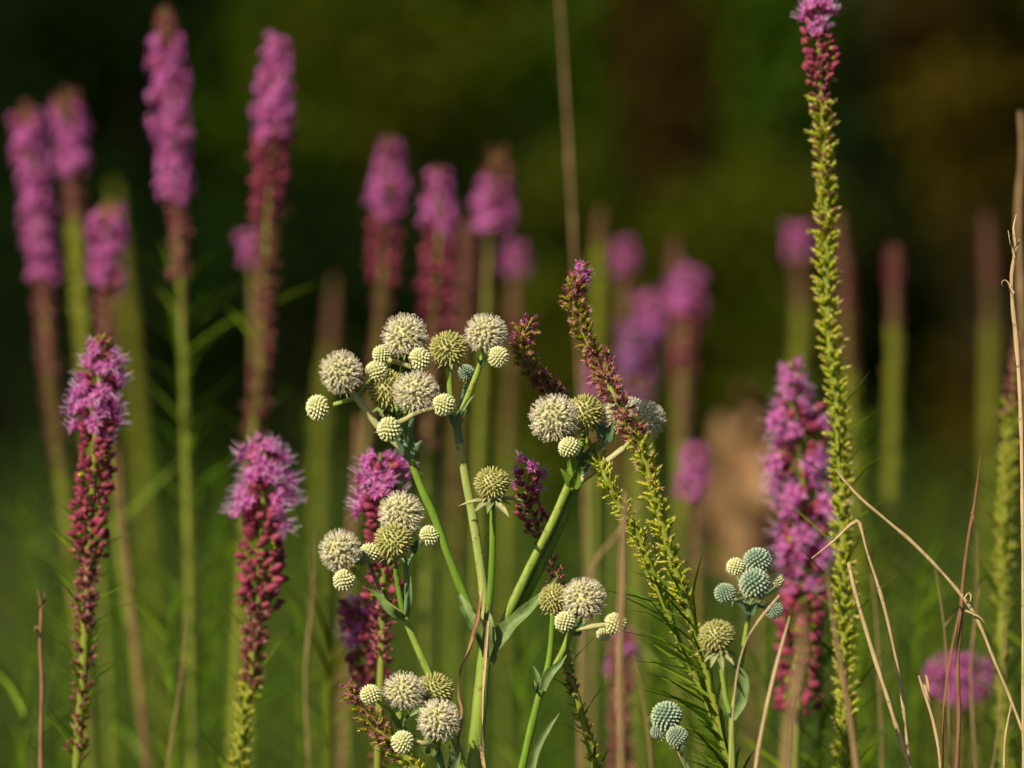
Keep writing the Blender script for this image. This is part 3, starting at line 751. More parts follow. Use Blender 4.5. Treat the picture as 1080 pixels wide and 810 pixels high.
HM = {k: [head_mesh(k, 11 + 7 * i + ord(k[0])) for i in range(3)] for k in ('bloom', 'bud', 'green', 'teal')}
def bract_mesh(seed):
    r = random.Random(seed); mb = MB()
    for k in range(9):
        a = k * 2 * math.pi / 9 + r.uniform(-.2, .2)
        o = np.array([math.cos(a), math.sin(a), 0]); L = r.uniform(.5, .95)
        blade(mb, [o * .12 + [0, 0, -.82], o * (.12 + L * .55) + [0, 0, -.86], o * (.12 + L) + [0, 0, -.98 - r.random() * .25]], [.12, .20, .16, .01], 0, normal=(0, 0, 1), fold=.4, step=.12)
    return mb.mesh('bracts', [M['er_bract']])
BM = [bract_mesh(3), bract_mesh(8)]
hc = [0]
def head(root, kind, x, y, r, at=None, d=4.5, bracts=None, squash=1.0, label=None):
    """flower head centred at photo place x, y; `at` = where its stalk comes from"""
    hc[0] += 1
    c = P(x, y, d); R = r * mpp(d)
    ax = (c - P(at[0], at[1], at[2] if len(at) > 2 else d)) if at else np.array([0, 0, 1.])
    ax = norm(ax)
    o = bpy.data.objects.new('flower_head', HM[kind][hc[0] % 3])
    COL.objects.link(o)
    o.parent = root
    o.location = c - parent_world(root)
    q = Vector(ax).to_track_quat('Z', 'Y')
    o.rotation_mode = 'QUATERNION'
    from mathutils import Quaternion
    o.rotation_quaternion = q @ Quaternion((0, 0, 1), random.uniform(0, 6.28))
    jit = random.uniform(.95, 1.05)
    o.scale = (R * jit, R * random.uniform(.93, 1.07), R * squash * random.uniform(.93, 1.05))
    if label: o['label'] = label
    if bracts is None: bracts = kind in ('green', 'teal') or r > 18
    if bracts:
        b = bpy.data.objects.new('bracts', BM[hc[0] % 2]); COL.objects.link(b); b.parent = o
        if kind == 'bloom': b.scale = (.7, .7, 1)
    return o

def stalk(root, pts, wpx, m='er_stem', d=4.5, name='branch'):
    mb = MB()
    w3 = [P(p[0], p[1], p[2] if len(p) > 2 else d) for p in pts]
    wpx = wpx if isinstance(wpx, (list, tuple)) else [wpx, wpx]
    tube(mb, w3, [q * mpp(d) / 2 for q in wpx], 0, 14, .003, rough=.025)
    return mb.build(name, [M[m]], root)

def eleaf(root, pts, widths, d=4.48, m='er_leaf', name='leaf', normal=(.2, -1, .2), fold=.5, twist=0, wav=.12):
    mb = MB()
    blade(mb, [P(p[0], p[1], p[2] if len(p) > 2 else d) for p in pts], [q * mpp(d) for q in widths], 0, normal, fold, .002, twist, wav)
    return mb.build(name, [M[m]], root)

def knot(root, x, y, w, h, d=4.5, m='er_stem_blue'):
    """a leafy joint: three short clasping sheath leaves"""
    mb = MB()
    for k in range(4):
        a = k * 1.6 + .4
        dx = math.cos(a) * w; dz = math.sin(a) * .006
        s = mpp(d)
        blade(mb, [P(x - dx * .1, y + h * .6, d) + [0, dz, 0], P(x + dx * .35, y, d) + [0, dz * 1.6, 0], P(x + dx * .95, y - h * (.7 + .3 * math.sin(k * 3)), d) + [0, dz * 2.4, 0]],
              [w * .5 * s, w * .75 * s, w * .4 * s, .4 * s], 0, (dx * .02, -1 if dz < 0 else 1, .2), .5, .002, wav=.15)
    mb.build('leaf_sheath', [M[m]], root)

def ery(label, base_px, d=4.5):
    b = P(base_px, 405, d); b[2] = 0
    r = empty('rattlesnake_master', b)
    tag(r, label, 'wildflower', 'rattlesnake masters with round prickly heads')
    return r

# --- the large one in the middle
A = ery('largest plant with round cream heads, branching from a thick green stem in the middle', 498)
stalk(A, [(514, 672), (510, 700), (504, 763), (500, 812), (497, 900)], [13, 15, 16, 17, 17], 'er_stem', name='stem')
low = P(497, 898); mb = MB(); tube(mb, [low, [low[0], low[1], .45], [low[0], low[1], -.01]], [.0042, .0048, .0055], 0, 12, .02); mb.build('stem', [M['er_stem']], A)
# left branch to the upper left cluster
stalk(A, [(431, 478, 4.5), (443, 512), (457, 543), (474, 590), (490, 630), (508, 668)], [7.5, 8, 8.5, 9, 9], 'er_stem_dark')
stalk(A, [(367, 409), (377, 421), (399, 450), (420, 470), (431, 479)], [7, 7.5, 7.5, 7, 7], 'er_stem_pale')
stalk(A, [(352, 427), (364, 423), (377, 419)], 5, 'er_stem'); stalk(A, [(377, 419, 4.5), (386, 408, 4.51), (394, 398, 4.52)], 5.5, 'er_stem')
stalk(A, [(411, 380, 4.5), (422, 383, 4.51), (434, 387, 4.51)], 5, 'er_stem_pale'); stalk(A, [(411, 381, 4.50), (410, 400, 4.53), (430, 470, 4.52)], 4.5, 'er_stem_dark')
stalk(A, [(426, 378, 4.52), (424, 400, 4.54), (431, 475, 4.52)], 5, 'er_stem_dark')
stalk(A, [(437, 435, 4.48), (434, 445, 4.48), (432, 477, 4.5)], 6, 'er_stem_blue')
stalk(A, [(420, 446, 4.48), (430, 441, 4.47), (437, 436, 4.47)], 5.5, 'er_stem_pale'); stalk(A, [(437, 437, 4.47), (450, 432, 4.47), (458, 430, 4.47)], 5, 'er_stem_pale')
knot(A, 431, 474, 16, 14)
eleaf(A, [(404, 440, 4.47), (398, 432), (392, 434)], [3, 5, 1]); eleaf(A, [(410, 437, 4.47), (404, 444), (402, 453)], [3, 6, 1])
eleaf(A, [(425, 468, 4.47), (416, 462), (405, 455), (394, 456)], [4, 7, 5, .5], m='er_stem_blue')
head(A, 'bloom', 360, 393, 21.5, (370, 412), 4.49)
head(A, 'bud', 335.5, 430, 14.5, (352, 427), 4.5)
head(A, 'bud', 397, 392, 13.5, (392, 400), 4.50)
head(A, 'bud', 403, 374, 11.5, (408, 382), 4.515)
head(A, 'bloom', 427, 355.5, 22.5, (426, 380), 4.51)
head(A, 'bud', 443, 379, 13, (430, 384), 4.49)
head(A, 'green', 408, 411, 21, (420, 450), 4.505, squash=1.12)
head(A, 'bloom', 439, 414, 23, (436, 440), 4.475)
head(A, 'bud', 468, 427, 13, (452, 432), 4.465)
head(A, 'bud', 411, 453, 14.5, (426, 442), 4.46)
head(A, 'teal', 492, 393, 9.5, (484, 420), 4.53)
# centre branch
stalk(A, [(481, 445), (485.5, 472)], [8.5, 9], 'er_stem_blue')
stalk(A, [(485, 468), (491, 505), (499, 548), (508, 608), (512, 650), (513, 680)], [9, 9, 9.5, 10, 10, 10], 'er_stem_mid')
stalk(A, [(473, 386), (475, 417), (480, 446)], [6, 6, 6.5], 'er_stem')
stalk(A, [(511, 370), (508, 380), (503, 394), (490, 426), (481, 448)], [7, 6.5, 6, 6.5, 7], 'er_stem')
knot(A, 481, 441, 13, 13); knot(A, 508, 381, 7, 7)
eleaf(A, [(488, 432), (494, 422), (500, 417)], [4, 4, .5]); 
stalk(A, [(492, 400, 4.53), (486, 425, 4.52), (481, 444)], 3, 'er_stem_blue')
head(A, 'green', 473, 368, 20.5, (474, 395), 4.5)
head(A, 'bloom', 513, 352.5, 21.5, (509, 375), 4.5)
head(A, 'bud', 525.5, 376.5, 12.5, (512, 374), 4.49)
# single olive head
stalk(A, [(519, 528, 4.49), (519.5, 570, 4.49), (518, 610, 4.49), (514, 652, 4.49), (513, 680, 4.495)], [5.5, 7, 7, 7, 7], 'er_stem_dark')
head(A, 'green', 519, 510, 20, (519, 540), 4.485, label='single olive green prickly head on a straight stalk')
mb = MB()
for ex, ey, zz in ((500, 540, -.01), (483, 534, .004), (537, 545, -.012), (552, 528, .003), (514, 541, -.014), (541, 534, .012)):
    a_ = P(519, 529, 4.485); b_ = P(ex, ey, 4.485) + [0, zz, 0]
    blade(mb, [a_, (a_ + b_) / 2 + [0, 0, .001], b_], [.002, .0042, .0030, .0002], 0, (0, -.5, 1), .4, .002)
mb.build('bracts', [M['er_bract']], A)
# right thick double branch
stalk(A, [(600, 511, 4.5), (582, 552), (560, 596), (540, 638), (524, 672)], [9, 9.5, 10, 10.5, 9], 'er_stem')
stalk(A, [(608, 512, 4.505), (592, 552, 4.505), (571, 596, 4.505), (551, 634, 4.505), (526, 672, 4.505)], [9, 9.5, 10, 10, 8], 'er_stem_dark')
stalk(A, [(610, 509), (630, 494), (645, 483), (658, 473)], [8, 7.5, 7, 7], 'er_stem_pale')
stalk(A, [(604, 508), (602, 496), (601, 484)], 6, 'er_stem_dark'); stalk(A, [(598, 463, 4.5), (588, 462, 4.49), (578, 458, 4.49)], 4.5, 'er_stem_pale')
stalk(A, [(601, 486, 4.5), (598, 470, 4.5), (592, 458, 4.5)], 5, 'er_stem'); stalk(A, [(617, 450, 4.53), (612, 480, 4.52), (606, 508, 4.5)], 5.5, 'er_stem_dark')
stalk(A, [(657, 474, 4.5), (668, 462, 4.5), (676, 455, 4.5)], 5, 'er_stem'); stalk(A, [(640, 460, 4.52), (625, 485, 4.51), (608, 508, 4.5)], 5, 'er_stem_blue')
knot(A, 605, 504, 17, 17, m='er_stem_dark'); knot(A, 617, 480, 18, 16, 4.52); knot(A, 640, 455, 16, 15, 4.52)
head(A, 'bloom', 584, 441, 24, (592, 470), 4.49)
head(A, 'green', 617, 436, 21, (615, 470), 4.515)
head(A, 'bud', 600.5, 472, 13, (602, 490), 4.48)
head(A, 'bloom', 681, 443, 20, (668, 466), 4.51)
head(A, 'bloom', 655, 438, 19, (652, 470), 4.52)
head(A, 'teal', 637, 456, 10, (630, 475), 4.53)
head(A, 'teal', 668, 430, 12, (662, 450), 4.535)
# left cluster
stalk(A, [(426, 650), (436, 674), (451, 708), (468, 750), (486, 800), (495, 850)], [6.5, 7, 8, 8, 8, 8], 'er_stem', 4.51)
stalk(A, [(371, 598), (383, 612), (405, 634), (426, 650)], [5.5, 5.5, 6, 6.5], 'er_stem')
stalk(A, [(416, 588), (419, 615), (425, 648)], 5.5, 'er_stem_dark'); stalk(A, [(427, 588), (429, 615), (428, 648)], 5, 'er_stem_blue')
stalk(A, [(428, 600), (440, 578), (450, 568)], 3.5, 'er_stem_blue', 4.51)
stalk(A, [(424, 560, 4.52), (428, 590, 4.51)], 4, 'er_stem_blue'); stalk(A, [(388, 590, 4.52), (394, 606, 4.51), (405, 632, 4.5)], 4, 'er_stem_blue')
eleaf(A, [(426, 652, 4.49), (414, 646), (402, 634), (394, 622)], [7, 10, 7, .6]); eleaf(A, [(429, 650, 4.49), (432, 630), (433, 608)], [5, 5, .6])
head(A, 'bloom', 359, 581, 21, (371, 600), 4.49)
head(A, 'bud', 363, 612, 13, (372, 601), 4.48)
head(A, 'bud', 390, 584, 13, (392, 604), 4.51)
head(A, 'teal', 381, 588, 8, (390, 604), 4.5)
head(A, 'bloom', 423, 543, 23, (426, 572), 4.51)
head(A, 'green', 415, 571, 21, (418, 596), 4.485)
head(A, 'bud', 453, 565, 11.5, (442, 575), 4.5)
knot(A, 436, 574, 14, 8, 4.5)
# big sheath leaves of the main joint
eleaf(A, [(511, 690, 4.49), (505, 668, 4.485), (493, 648, 4.485), (484, 628, 4.49)], [6, 13, 13, 5], fold=.7, normal=(.3, -1, .1), wav=.35)
eleaf(A, [(512, 692, 4.485), (515, 672, 4.48), (514, 652, 4.48), (512, 640, 4.485)], [8, 15, 9, 1], fold=.6)
eleaf(A, [(519, 700, 4.49), (525, 676, 4.485), (545, 654, 4.485), (572, 628, 4.485), (590, 606, 4.49)], [6, 19, 15, 8, .6], fold=.6, normal=(-.3, -1, .2), wav=.35)
# dried strips hanging at the main joint
eleaf(A, [(505.5, 628, 4.475), (504, 654), (496, 686), (487, 706), (485, 734), (488, 748), (484, 774), (478, 812), (474, 850)], [1, 5, 5, 4.5, 4, 4.5, 3, 4, 3], 4.475, 'brown_leaf', 'dried_strip', twist=5, fold=.8)
eleaf(A, [(514, 655, 4.475), (512, 703), (510.5, 754), (511, 790), (513, 830)], [3, 4, 3.5, 4, 3], 4.475, 'straw', 'dried_strip', twist=3, fold=.8)
eleaf(A, [(510, 620, 4.48), (505, 655), (500, 672)], [.8, 4, 2], 4.475, 'brown_leaf', 'dried_strip', twist=2, fold=.8)
eleaf(A, [(505, 782, 4.475), (509, 798), (513, 818)], [.8, 4, 4], 4.475, 'straw', 'dried_strip', twist=1)

def down(root, x, y, w, d, m='er_stem'):
    lo = P(x, y, d); b = np.array(root.location); mb = MB()
    tube(mb, [lo, (lo * .5 + b * .5), b - [0, 0, .01]], [w * mpp(d) / 2] * 3, 0, 10, .02); mb.build('stem', [M[m]], root)

# --- lower right of the middle
B = ery('smaller plant with cream heads right of the thick stem', 530, 4.460)
stalk(B, [(583, 650), (580, 690), (575, 715), (567, 740), (551, 808), (540, 860)], [5.5, 6.5, 8, 8, 8.5, 9], 'er_stem_dark', 4.460); down(B, 540, 859, 9, 4.460)
stalk(B, [(601, 668), (594, 686), (586, 701), (576, 718)], [7, 7, 7, 7], 'er_stem', 4.545)
eleaf(B, [(572, 728, 4.450), (578, 712), (590, 700), (598, 690)], [7, 11, 6, .6], 4.450); eleaf(B, [(569, 730, 4.450), (566, 712), (562, 702)], [5, 6, .6], 4.450)
eleaf(B, [(560, 812, 4.450), (566, 790), (578, 768), (590, 752)], [8, 8, 6, .6], 4.450, m='er_leaf')
stalk(B, [(611, 664, 4.440), (625, 661, 4.440), (640, 659, 4.440)], [4, 6, 5], 'er_stem_pale', 4.440); stalk(B, [(601, 668, 4.450), (606, 665, 4.440), (612, 664, 4.440)], 4, 'er_stem', 4.440)
stalk(B, [(616, 650, 4.460), (608, 660, 4.545), (601, 670, 4.545)], 4.410, 'er_stem', 4.450)
knot(B, 608, 662, 14, 10, 4.450); knot(B, 566, 725, 6, 9, 4.450, 'er_leaf')
head(B, 'green', 585, 632, 18, (583, 655), 4.470); head(B, 'bloom', 616, 632, 22.5, (610, 660), 4.460)
head(B, 'bud', 596, 656, 12.5, (601, 670), 4.440); head(B, 'bud', 649, 658, 13, (634, 660), 4.440, label='small cream bud head at the end of the side stalk')
head(B, 'bud', 637, 668, 9, (630, 660), 4.450)

# --- bottom cluster
D_ = ery('low plant with three large cream and green heads at the bottom edge', 462, 4.48)
stalk(D_, [(458, 782), (464, 800), (468, 830), (470, 870)], [7, 7, 8, 8], 'er_stem_blue', 4.49); down(D_, 470, 869, 8, 4.49, 'er_stem_blue')
stalk(D_, [(421, 752), (423, 765), (440, 782), (458, 790)], 6, 'er_stem', 4.5); stalk(D_, [(435, 783, 4.46), (447, 784, 4.46), (460, 787, 4.47)], 5.5, 'er_stem_pale', 4.46)
stalk(D_, [(458, 745, 4.5), (452, 765, 4.5), (457, 788, 4.49)], 5, 'er_stem', 4.5); stalk(D_, [(463, 778, 4.47), (462, 790, 4.48)], 5, 'er_stem', 4.47)
stalk(D_, [(399, 740, 4.47), (410, 748, 4.48), (424, 766, 4.49)], 4, 'er_stem', 4.48)
knot(D_, 454, 786, 18, 14, 4.48, 'er_leaf'); knot(D_, 422, 760, 12, 10, 4.49, 'er_leaf')
eleaf(D_, [(474, 830, 4.49), (477, 806), (474, 786)], [10, 10, 1], 4.49, m='er_stem_blue'); eleaf(D_, [(484, 840, 4.47), (480, 812), (486, 792)], [12, 10, 1], 4.47)
eleaf(D_, [(432, 755, 4.47), (438, 750), (446, 746)], [2, 6, .6], 4.47)
head(D_, 'bloom', 426, 730, 20.5, (424, 760), 4.48); head(D_, 'green', 459, 729, 20, (456, 756), 4.495)
head(D_, 'bloom', 463, 760, 21, (460, 790), 4.465); head(D_, 'bud', 391, 733, 12, (408, 746), 4.47)
head(D_, 'bud', 425, 783, 14, (442, 784), 4.455)

# --- right plant with teal heads
E = ery('plant with blue green unopened heads right of the leafy spike', 770, 4.420)
stalk(E, [(791, 636), (788, 659), (782, 696), (775, 735), (772, 760), (772, 812), (771, 870)], [5, 5.5, 5.5, 6, 7, 7.5, 8], 'er_stem', 4.420); down(E, 771, 869, 8, 4.420)
stalk(E, [(758, 690), (761, 705), (765, 733), (770, 752)], [5, 5.5, 5.5, 6], 'er_stem', 4.410)
for (xx, yy) in ((778, 608), (770, 630), (817, 620), (812, 642), (798, 604)):
    stalk(E, [(xx, yy, 4.425), ((xx + 791) / 2, yy * .45 + 638 * .55, 4.422), (791, 642, 4.420)], 3.5, 'er_stem_blue', 4.420)
eleaf(E, [(772, 758, 4.400), (781, 738), (782, 715), (774, 700)], [8, 14, 13, 2], 4.400); eleaf(E, [(770, 756, 4.410), (763, 742), (760, 728)], [7, 9, 1], 4.410)
knot(E, 791, 640, 16, 8, 4.415)
head(E, 'teal', 799, 592, 16.5, (795, 625), 4.430, label='upper blue green head of the pair'); head(E, 'teal', 796, 616, 18, (793, 645), 4.405)
head(E, 'bud', 776, 598, 10.5, (784, 625), 4.430); head(E, 'teal', 765, 626, 12.5, (786, 638), 4.410)
head(E, 'bud', 819, 612, 9, (800, 636), 4.435); head(E, 'teal', 816, 643, 11, (798, 642), 4.410)
head(E, 'green', 756, 671, 19.5, (759, 700), 4.400, label='single round olive green head on its own stalk')
mb = MB()
for ex, ey, zz in ((742, 698, -.01), (749, 703, -.014), (762, 708, -.016), (774, 701, -.008), (780, 694, .006), (735, 688, .006)):
    a_ = P(757, 688, 4.400); b_ = P(ex, ey, 4.400) + [0, zz, 0]
    blade(mb, [a_, (a_ + b_) / 2 + [0, 0, .001], b_], [.002, .0038, .0028, .0002], 0, (0, -.5, 1), .4, .002)
mb.build('bracts', [M['er_bract']], E)

F_ = ery('low plant with a pair of blue green heads at the bottom right of centre', 735, 4.430)
stalk(F_, [(714, 786), (720, 800), (727, 815), (733, 860)], [5, 5.5, 6, 7], 'er_stem_pale', 4.430); down(F_, 733, 859, 7, 4.430)
head(F_, 'teal', 703, 756, 18, (712, 785), 4.440); head(F_, 'teal', 714, 777, 12.5, (716, 795), 4.415); head(F_, 'teal', 694, 772, 9, (706, 785), 4.440)
knot(F_, 716, 786, 10, 7, 4.420); eleaf(F_, [(727, 815, 4.420), (720, 800), (716, 792)], [4, 4, .5], 4.420)

# ------------------------------------------------------------------ dry grasses and stems
def dry(label, strands, d, m='straw', name='dry_grass_stem', cat='dry grass', base=None, group='dry grass stems'):
    """strands: list of (points, widths px); the first one runs down to the ground"""
    pts0, w0 = strands[0]
    lo = P(pts0[-1][0], pts0[-1][1], d)
    b = np.array([lo[0] + (base if base is not None else random.uniform(-.04, .04)), lo[1], 0])
    root = empty(name, b); tag(root, label, cat, group)
    mb = MB(); tube(mb, [P(*p, d) for p in pts0] + [lo * .5 + b * .5, b - [0, 0, .01]], [q * .88 * random.uniform(.85, 1.15) * mpp(d) / 2 for q in w0] + [w0[-1] * mpp(d) / 2] * 2, 0, 7, .004, rough=.10, flat=.6)
    mb.build('stem', [M[m]], root)
    for pts, ws in strands[1:]:
        mb = MB()
        blade(mb, [P(*p, d - .003) for p in pts], [q * mpp(d) for q in ws], 0, (.2, -1, .3), .6, .002, 2.0)
        mb.build('dry_leaf', [M[m]], root)
dry('long straw sloping down to the right edge with small curled leaves',
    [([(881, 494), (888, 504), (906, 524), (934, 548), (960, 570), (990, 600), (1014, 628), (1030, 652), (1050, 700), (1066, 738), (1084, 790), (1092, 840)], [1.5, 3, 3.5, 4, 4, 4, 4.2, 4, 4, 4, 4, 4]),
     ([(1016, 631), (1022, 624), (1024, 634), (1016, 638)], [3, 2.5, 2, .6]), ([(1018, 644), (1028, 647), (1036, 652), (1040, 660)], [2, 3, 2.5, .6])], 4.5)
dry('straw bent sharply into an upside down V', [([(856, 589), (880, 570), (904, 549), (908, 556), (914, 580), (930, 630), (944, 690), (952, 740), (960, 815), (964, 850)], [1.5, 3, 4, 4, 3.5, 4, 4, 5, 4.5, 4.5])], 4.52)
dry('broken straw with a blunt end beside the bent one', [([(895, 594), (902, 625), (918, 680), (934, 730), (948, 775), (960, 812), (966, 850)], [5, 6, 6, 6, 6, 5.5, 5.5])], 4.5)
dry('upright rusty brown grass stem at the lower right', [([(1034, 480), (1028, 530), (1021, 570), (1016, 610), (1013, 660), (1010, 700), (1011, 760), (1009, 812), (1009, 850)], [1, 4, 4.5, 5.5, 6, 6, 6.5, 6, 6]),
     ([(1024, 540), (1027, 545), (1028, 552)], [2, 3, .6]), ([(1012, 640), (1003, 690), (996, 750), (995, 815)], [2.5, 3, 3, 3])], 4.55, 'rust')
dry('short pale straw with tiny dark seeds at the lower right', [([(969, 713), (976, 734), (984, 760), (990, 790), (992, 812), (993, 850)], [3, 4, 4, 4, 4, 4]), ([(976, 712), (980, 726), (982, 736)], [2, 4, 1]), ([(974, 722), (978, 730), (983, 744)], [2, 4, 1])], 4.48)
dry('thin pale blade at the bottom right corner', [([(1068, 738), (1064, 756), (1060, 780), (1059, 812), (1059, 850)], [1.5, 3, 3.5, 3.5, 3.5])], 4.5)
dry('pale straw with a forked curling tip at the right edge',
    [([(1072, 226), (1069, 240), (1071, 262), (1067, 290), (1068, 320), (1072, 360), (1076, 420), (1078, 500), (1079, 600), (1080, 830)], [1.2, 3, 5, 5, 5, 6, 5, 5, 5, 5]),
     ([(1068, 268), (1065, 256), (1063, 243)], [2.5, 3, .8]), ([(1068, 310), (1063, 300), (1060, 296), (1057, 298), (1058, 302)], [4, 3.5, 2.5, 2, .8]), ([(1071, 262), (1074, 255), (1075, 252)], [2, 3, .6])], 4.5, base=.02)
dry('rusty brown dead stem at the lower left corner', [([(40, 622), (43, 640), (42, 680), (44, 720), (43, 760), (43, 812), (44, 850)], [2, 5, 5, 6, 5, 6, 6]), ([(42, 642), (47, 632), (46, 624)], [3, 3, 1]), ([(42, 668), (38, 662), (39, 670)], [3, 5, 1])], 4.68, 'rust', 'dead_stem', 'dead stem')
dry('blurred upright olive straw above the pale heads in the top middle', [([(588, -30), (594, 60), (600, 160), (606, 280), (612, 400), (620, 600), (625, 830)], [3, 3.5, 4, 4, 4, 4, 4])], 5.8, 'dull_straw')
dry('thick blurred straw in front of the dusky purple spike', [([(660, 520), (657, 560), (656, 620), (653, 700), (655, 812), (655, 850)], [4, 6, 8, 9, 9, 9])], 4.05, 'dull_straw')
dry('blurred tan grass stem at the top right edge', [([(1076, 118), (1078, 160), (1074, 220), (1076, 300), (1082, 420), (1090, 830)], [4, 6, 7, 7, 7, 7])], 5.2, 'dull_straw')
dry('blurred tan stem just left of the bottom part of the bent straw', [([(872, 600), (878, 650), (888, 710), (898, 770), (904, 830)], [3, 5, 6, 7, 7])], 4.12, 'dull_straw')
dry('blurred pale stem leaning in front of the large purple spike', [([(846, 640), (846, 690), (838, 730), (832, 780), (828, 840)], [4, 9, 13, 14, 14])], 3.65, 'dull_straw')
dry('thin tan stem leaning right of the leafy spike', [([(833, 650), (822, 690), (812, 730), (800, 790), (795, 840)], [2, 4, 5, 5, 5]), ], 4.33, 'straw')
dry('thin pale blade crossing below the teal heads', [([(822, 628), (812, 640), (800, 655), (786, 678), (776, 720), (770, 830)], [2.5, 3, 3, 2, 2, 2])], 4.37, 'straw')
dry('blurred reddish brown dead stem among the left spikes', [([(124, 470), (128, 540), (136, 620), (145, 700), (152, 780), (156, 850)], [4, 5, 6, 6, 7, 7])], 5.6, 'rust', 'dead_stem', 'dead stem')
dry('blurred brown stem left of the cluster of pale heads', [([(378, 440), (376, 500), (368, 580), (362, 680), (360, 830)], [5, 8, 8, 7, 7])], 5.9, 'rust', 'dead_stem', 'dead stem')
dry('blurred tan stem slanting behind the two leaning spikes', [([(676, 530), (655, 560), (630, 590), (615, 650), (612, 830)], [3, 5, 5, 5, 5])], 5.2, 'dull_straw')

for lb, xs, top, d_, w_ in [('fine blurred dry stalk right of the big purple spike', (905, 925, 930), 520, 5.0, 3), ('fine blurred dry stalk right of the rusty stem', (1030, 1024, 1030), 560, 4.9, 3),
        ('fine dry stalk leaning at the right edge near the corner', (1062, 1050, 1040), 640, 4.8, 2.5), ('fine dry stalk between the two lilac spikes at the left', (196, 178, 172), 650, 5.0, 3),
        ('fine dry stalk left of the lowest cream heads', (330, 322, 326), 560, 5.1, 3), ('fine dry stalk behind the low teal pair', (668, 690, 694), 690, 4.9, 3), ('fine dry stalk above the three low lilac blossoms', (985, 1000, 1002), 590, 4.75, 2.5)]:
    dry(lb, [([(xs[0], top), ((xs[0] + xs[1]) / 2 + 3, top + 70), (xs[1], top + 150), (xs[2], 850)], [1, w_, w_, w_]), ([((xs[0] + xs[1]) / 2 + 3, top + 70), (xs[1] + 12, top + 50), (xs[1] + 20, top + 58)], [2, 2.5, .5])], d_, 'dull_straw')
# withered plant
d = 9.0; s = mpp(d)
b = P(800, 405, d); b[2] = 0
root = empty('withered_plant', b); tag(root, 'withered plant with a tan clump of dried leaves behind the big purple spike', 'dead plant')
mb = MB(); tube(mb, [P(800, 560, d), P(798, 700, d), b * .5 + P(800, 700, d) * .5, b - [0, 0, .01]], [.004, .005, .006, .006], 0, 8, .02); mb.build('stem', [M['brown_leaf']], root)
for k, (xa, ya, xb, yb, xc, yc, wd) in enumerate([(800, 620, 772, 540, 760, 440, 38), (802, 620, 785, 520, 782, 405, 44), (804, 620, 800, 520, 806, 395, 40), (806, 620, 818, 530, 830, 430, 40),
        (802, 640, 764, 590, 748, 520, 30), (806, 640, 830, 580, 842, 510, 30), (803, 600, 790, 500, 768, 470, 40), (803, 600, 806, 480, 792, 450, 40)]):
    mb = MB(); yy = random.uniform(-.04, .04)
    blade(mb, [P(xa, ya, d), P((xa + xb) / 2 + 4, (ya + yb) / 2, d) + [0, yy, 0], P(xb, yb, d) + [0, yy * 2, 0], P((xb + xc) / 2, (yb + yc) / 2 - 4, d) + [0, yy, 0], P(xc, yc, d) + [0, yy * 3, 0]],
          [4 * s, wd * .6 * s, wd * s, wd * .9 * s, 6 * s], 0, (random.uniform(-.7, .5), -1, random.uniform(-.2, .5)), .45, .006, wav=.4, twist=random.uniform(-.9, .9))
    mb.build('dried_leaf', [M['brown_leaf']], root)

# branching olive herb, blurred, left of the pale heads
def herb(label, px, top, d, branches, m, wpx=6):
    b = P(px, 405, d); b[2] = 0
    root = empty('herb', b); tag(root, label, 'wild herb', 'herbs among the grass')
    mb = MB(); tube(mb, [P(px, top, d), P(px + 2, top + 120, d), b - [0, 0, .01]], [wpx * .3 * mpp(d), wpx * .5 * mpp(d), wpx * .6 * mpp(d)], 0, 7, .01)
    for (x0, y0, x1, y1) in branches:
        tube(mb, [P(x0, y0, d), P((x0 + x1) / 2 + 4, (y0 + y1) / 2, d - .01), P(x1, y1, d - .02)], [wpx * .45 * mpp(d), wpx * .35 * mpp(d), wpx * .15 * mpp(d)], 0, 6, .01)
    mb.build('stem', [M[m]], root)
herb('blurred olive herb with forked twigs left of the lower pale heads', 345, 600, 5.25, [(348, 720, 300, 610), (346, 690, 318, 600), (348, 730, 385, 600), (348, 700, 372, 640)], 'grass2', 7)

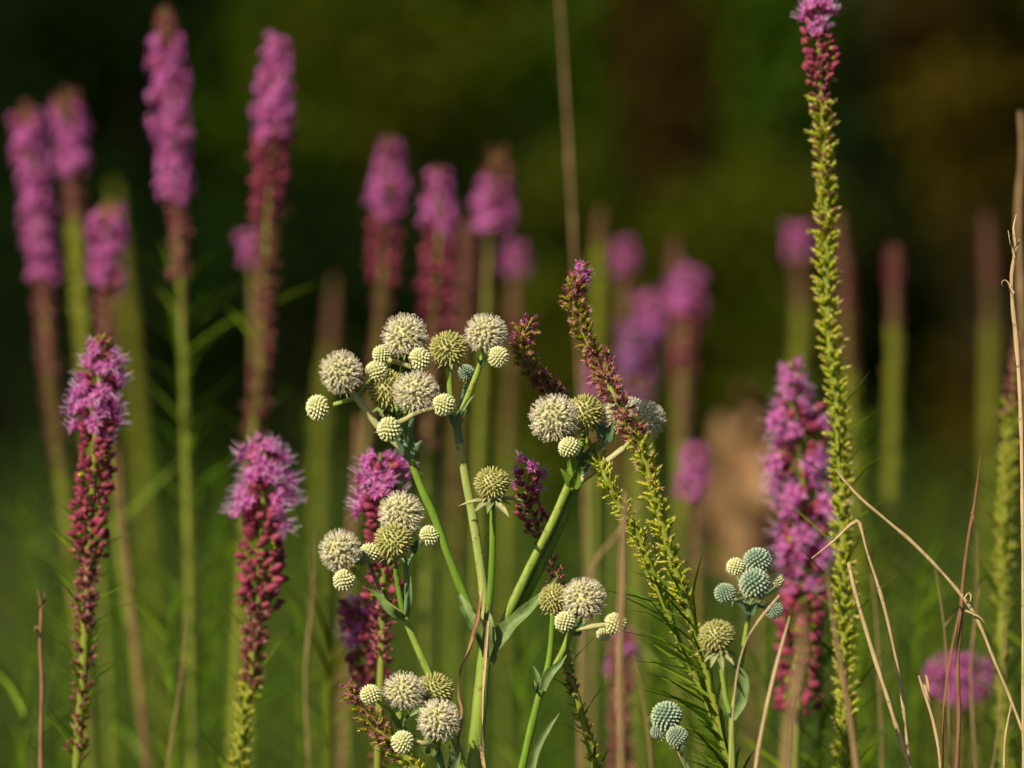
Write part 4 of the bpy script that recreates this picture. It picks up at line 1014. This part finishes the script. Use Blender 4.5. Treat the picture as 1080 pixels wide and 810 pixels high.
# needle leaved green plants low in the frame
def needle_plant(label, px, top, d, n, L, group='needle leaved plants low in the meadow'):
    b = P(px, 405, d); b[2] = 0
    root = empty('needle_leaved_plant', b); tag(root, label, 'green plant', group)
    tp = P(px + random.uniform(-12, 12), top, d)
    pts = np.array([tp, tp * .5 + b * .5 + [random.uniform(-.02, .02), 0, 0], b - [0, 0, .01]])
    mb = MB(); tube(mb, pts, [.0008, .002, .0026], SI['leaf'], 6, .01); mb.build('stem', SPM, root)
    C, par = smooth_path(pts, .01); T = norm(np.gradient(C, axis=0)); arc = np.concatenate([[0], np.cumsum(np.linalg.norm(np.diff(C, axis=0), axis=1))])
    mb = MB(); linear_leaves(mb, C, -T, 0.0, min(arc[-1] * .6, .5), arc, .5 / n, L, .0026, .9); mb.build('foliage', SPM, root)
for a in [('bright green needle leaved plant right of the teal heads', 872, 640, 5.0, 90, .045), ('green needle leaved plant below the bent straw', 920, 660, 5.2, 80, .05),
          ('green needle leaved plant left of the rusty stem', 968, 600, 5.5, 80, .06), ('green needle leaved plant in the bottom right corner', 1075, 640, 5.1, 90, .06),
          ('green needle leaved plant under the left dead stem', 20, 700, 5.3, 70, .06), ('green needle leaved plant between the two left spikes', 170, 640, 5.4, 80, .06),
          ('needle leaved plant right of the second lilac spike', 318, 650, 5.6, 80, .06), ('needle leaved plant just left of the lowest pale heads', 345, 730, 5.3, 70, .05),
          ('needle leaved plant behind the thick main stem', 540, 640, 5.6, 80, .06), ('needle leaved plant between the lower cream heads and the leafy spike', 690, 660, 5.7, 80, .06),
          ('needle leaved plant behind the pair of low teal heads', 735, 700, 5.4, 80, .06), ('needle leaved plant behind the tan sloping stem', 805, 620, 5.6, 80, .05),
          ('needle leaved plant behind the tall spike stem', 215, 560, 6.1, 80, .07), ('needle leaved plant at the left edge behind the spikes', 60, 600, 6.0, 80, .07)]:
    needle_plant(*a)
for i_, (px_, tp_, d_) in enumerate([(30, 520, 7.2), (148, 470, 7.6), (232, 500, 7.0), (300, 520, 8.2), (338, 430, 7.4), (425, 540, 7.8), (470, 560, 6.6), (560, 500, 7.6), (595, 560, 6.8),
                       (700, 540, 7.4), (765, 610, 6.4), (905, 440, 6.9), (925, 560, 6.2), (985, 520, 7.8), (1045, 500, 7.2), (1000, 610, 6.0), (385, 620, 6.3), (125, 600, 6.2), (270, 640, 6.4)]):
    needle_plant('blurred green leafy stem standing ' + ['at the far left edge', 'right of the short pink spike', 'right of the tall left pink spike', 'right of the second lilac spike',
        'left of the leftmost small cream head', 'right of the left group of pale heads', 'behind the pale centre branch', 'just right of the single olive head', 'behind the sparse pink spike',
        'right of the bending spike', 'between teal heads and bending spike', 'close behind the tall yellow green spike', 'right of the big purple spike', 'between crimson tip and right edge',
        'beside the right edge spike', 'behind the rusty grass stem', 'behind the low pink blossom', 'right of the sharp left spike', 'at the foot of the second lilac spike'][i_],
        px_, tp_, d_, 80, .05, 'blurred green leafy stems in the meadow')
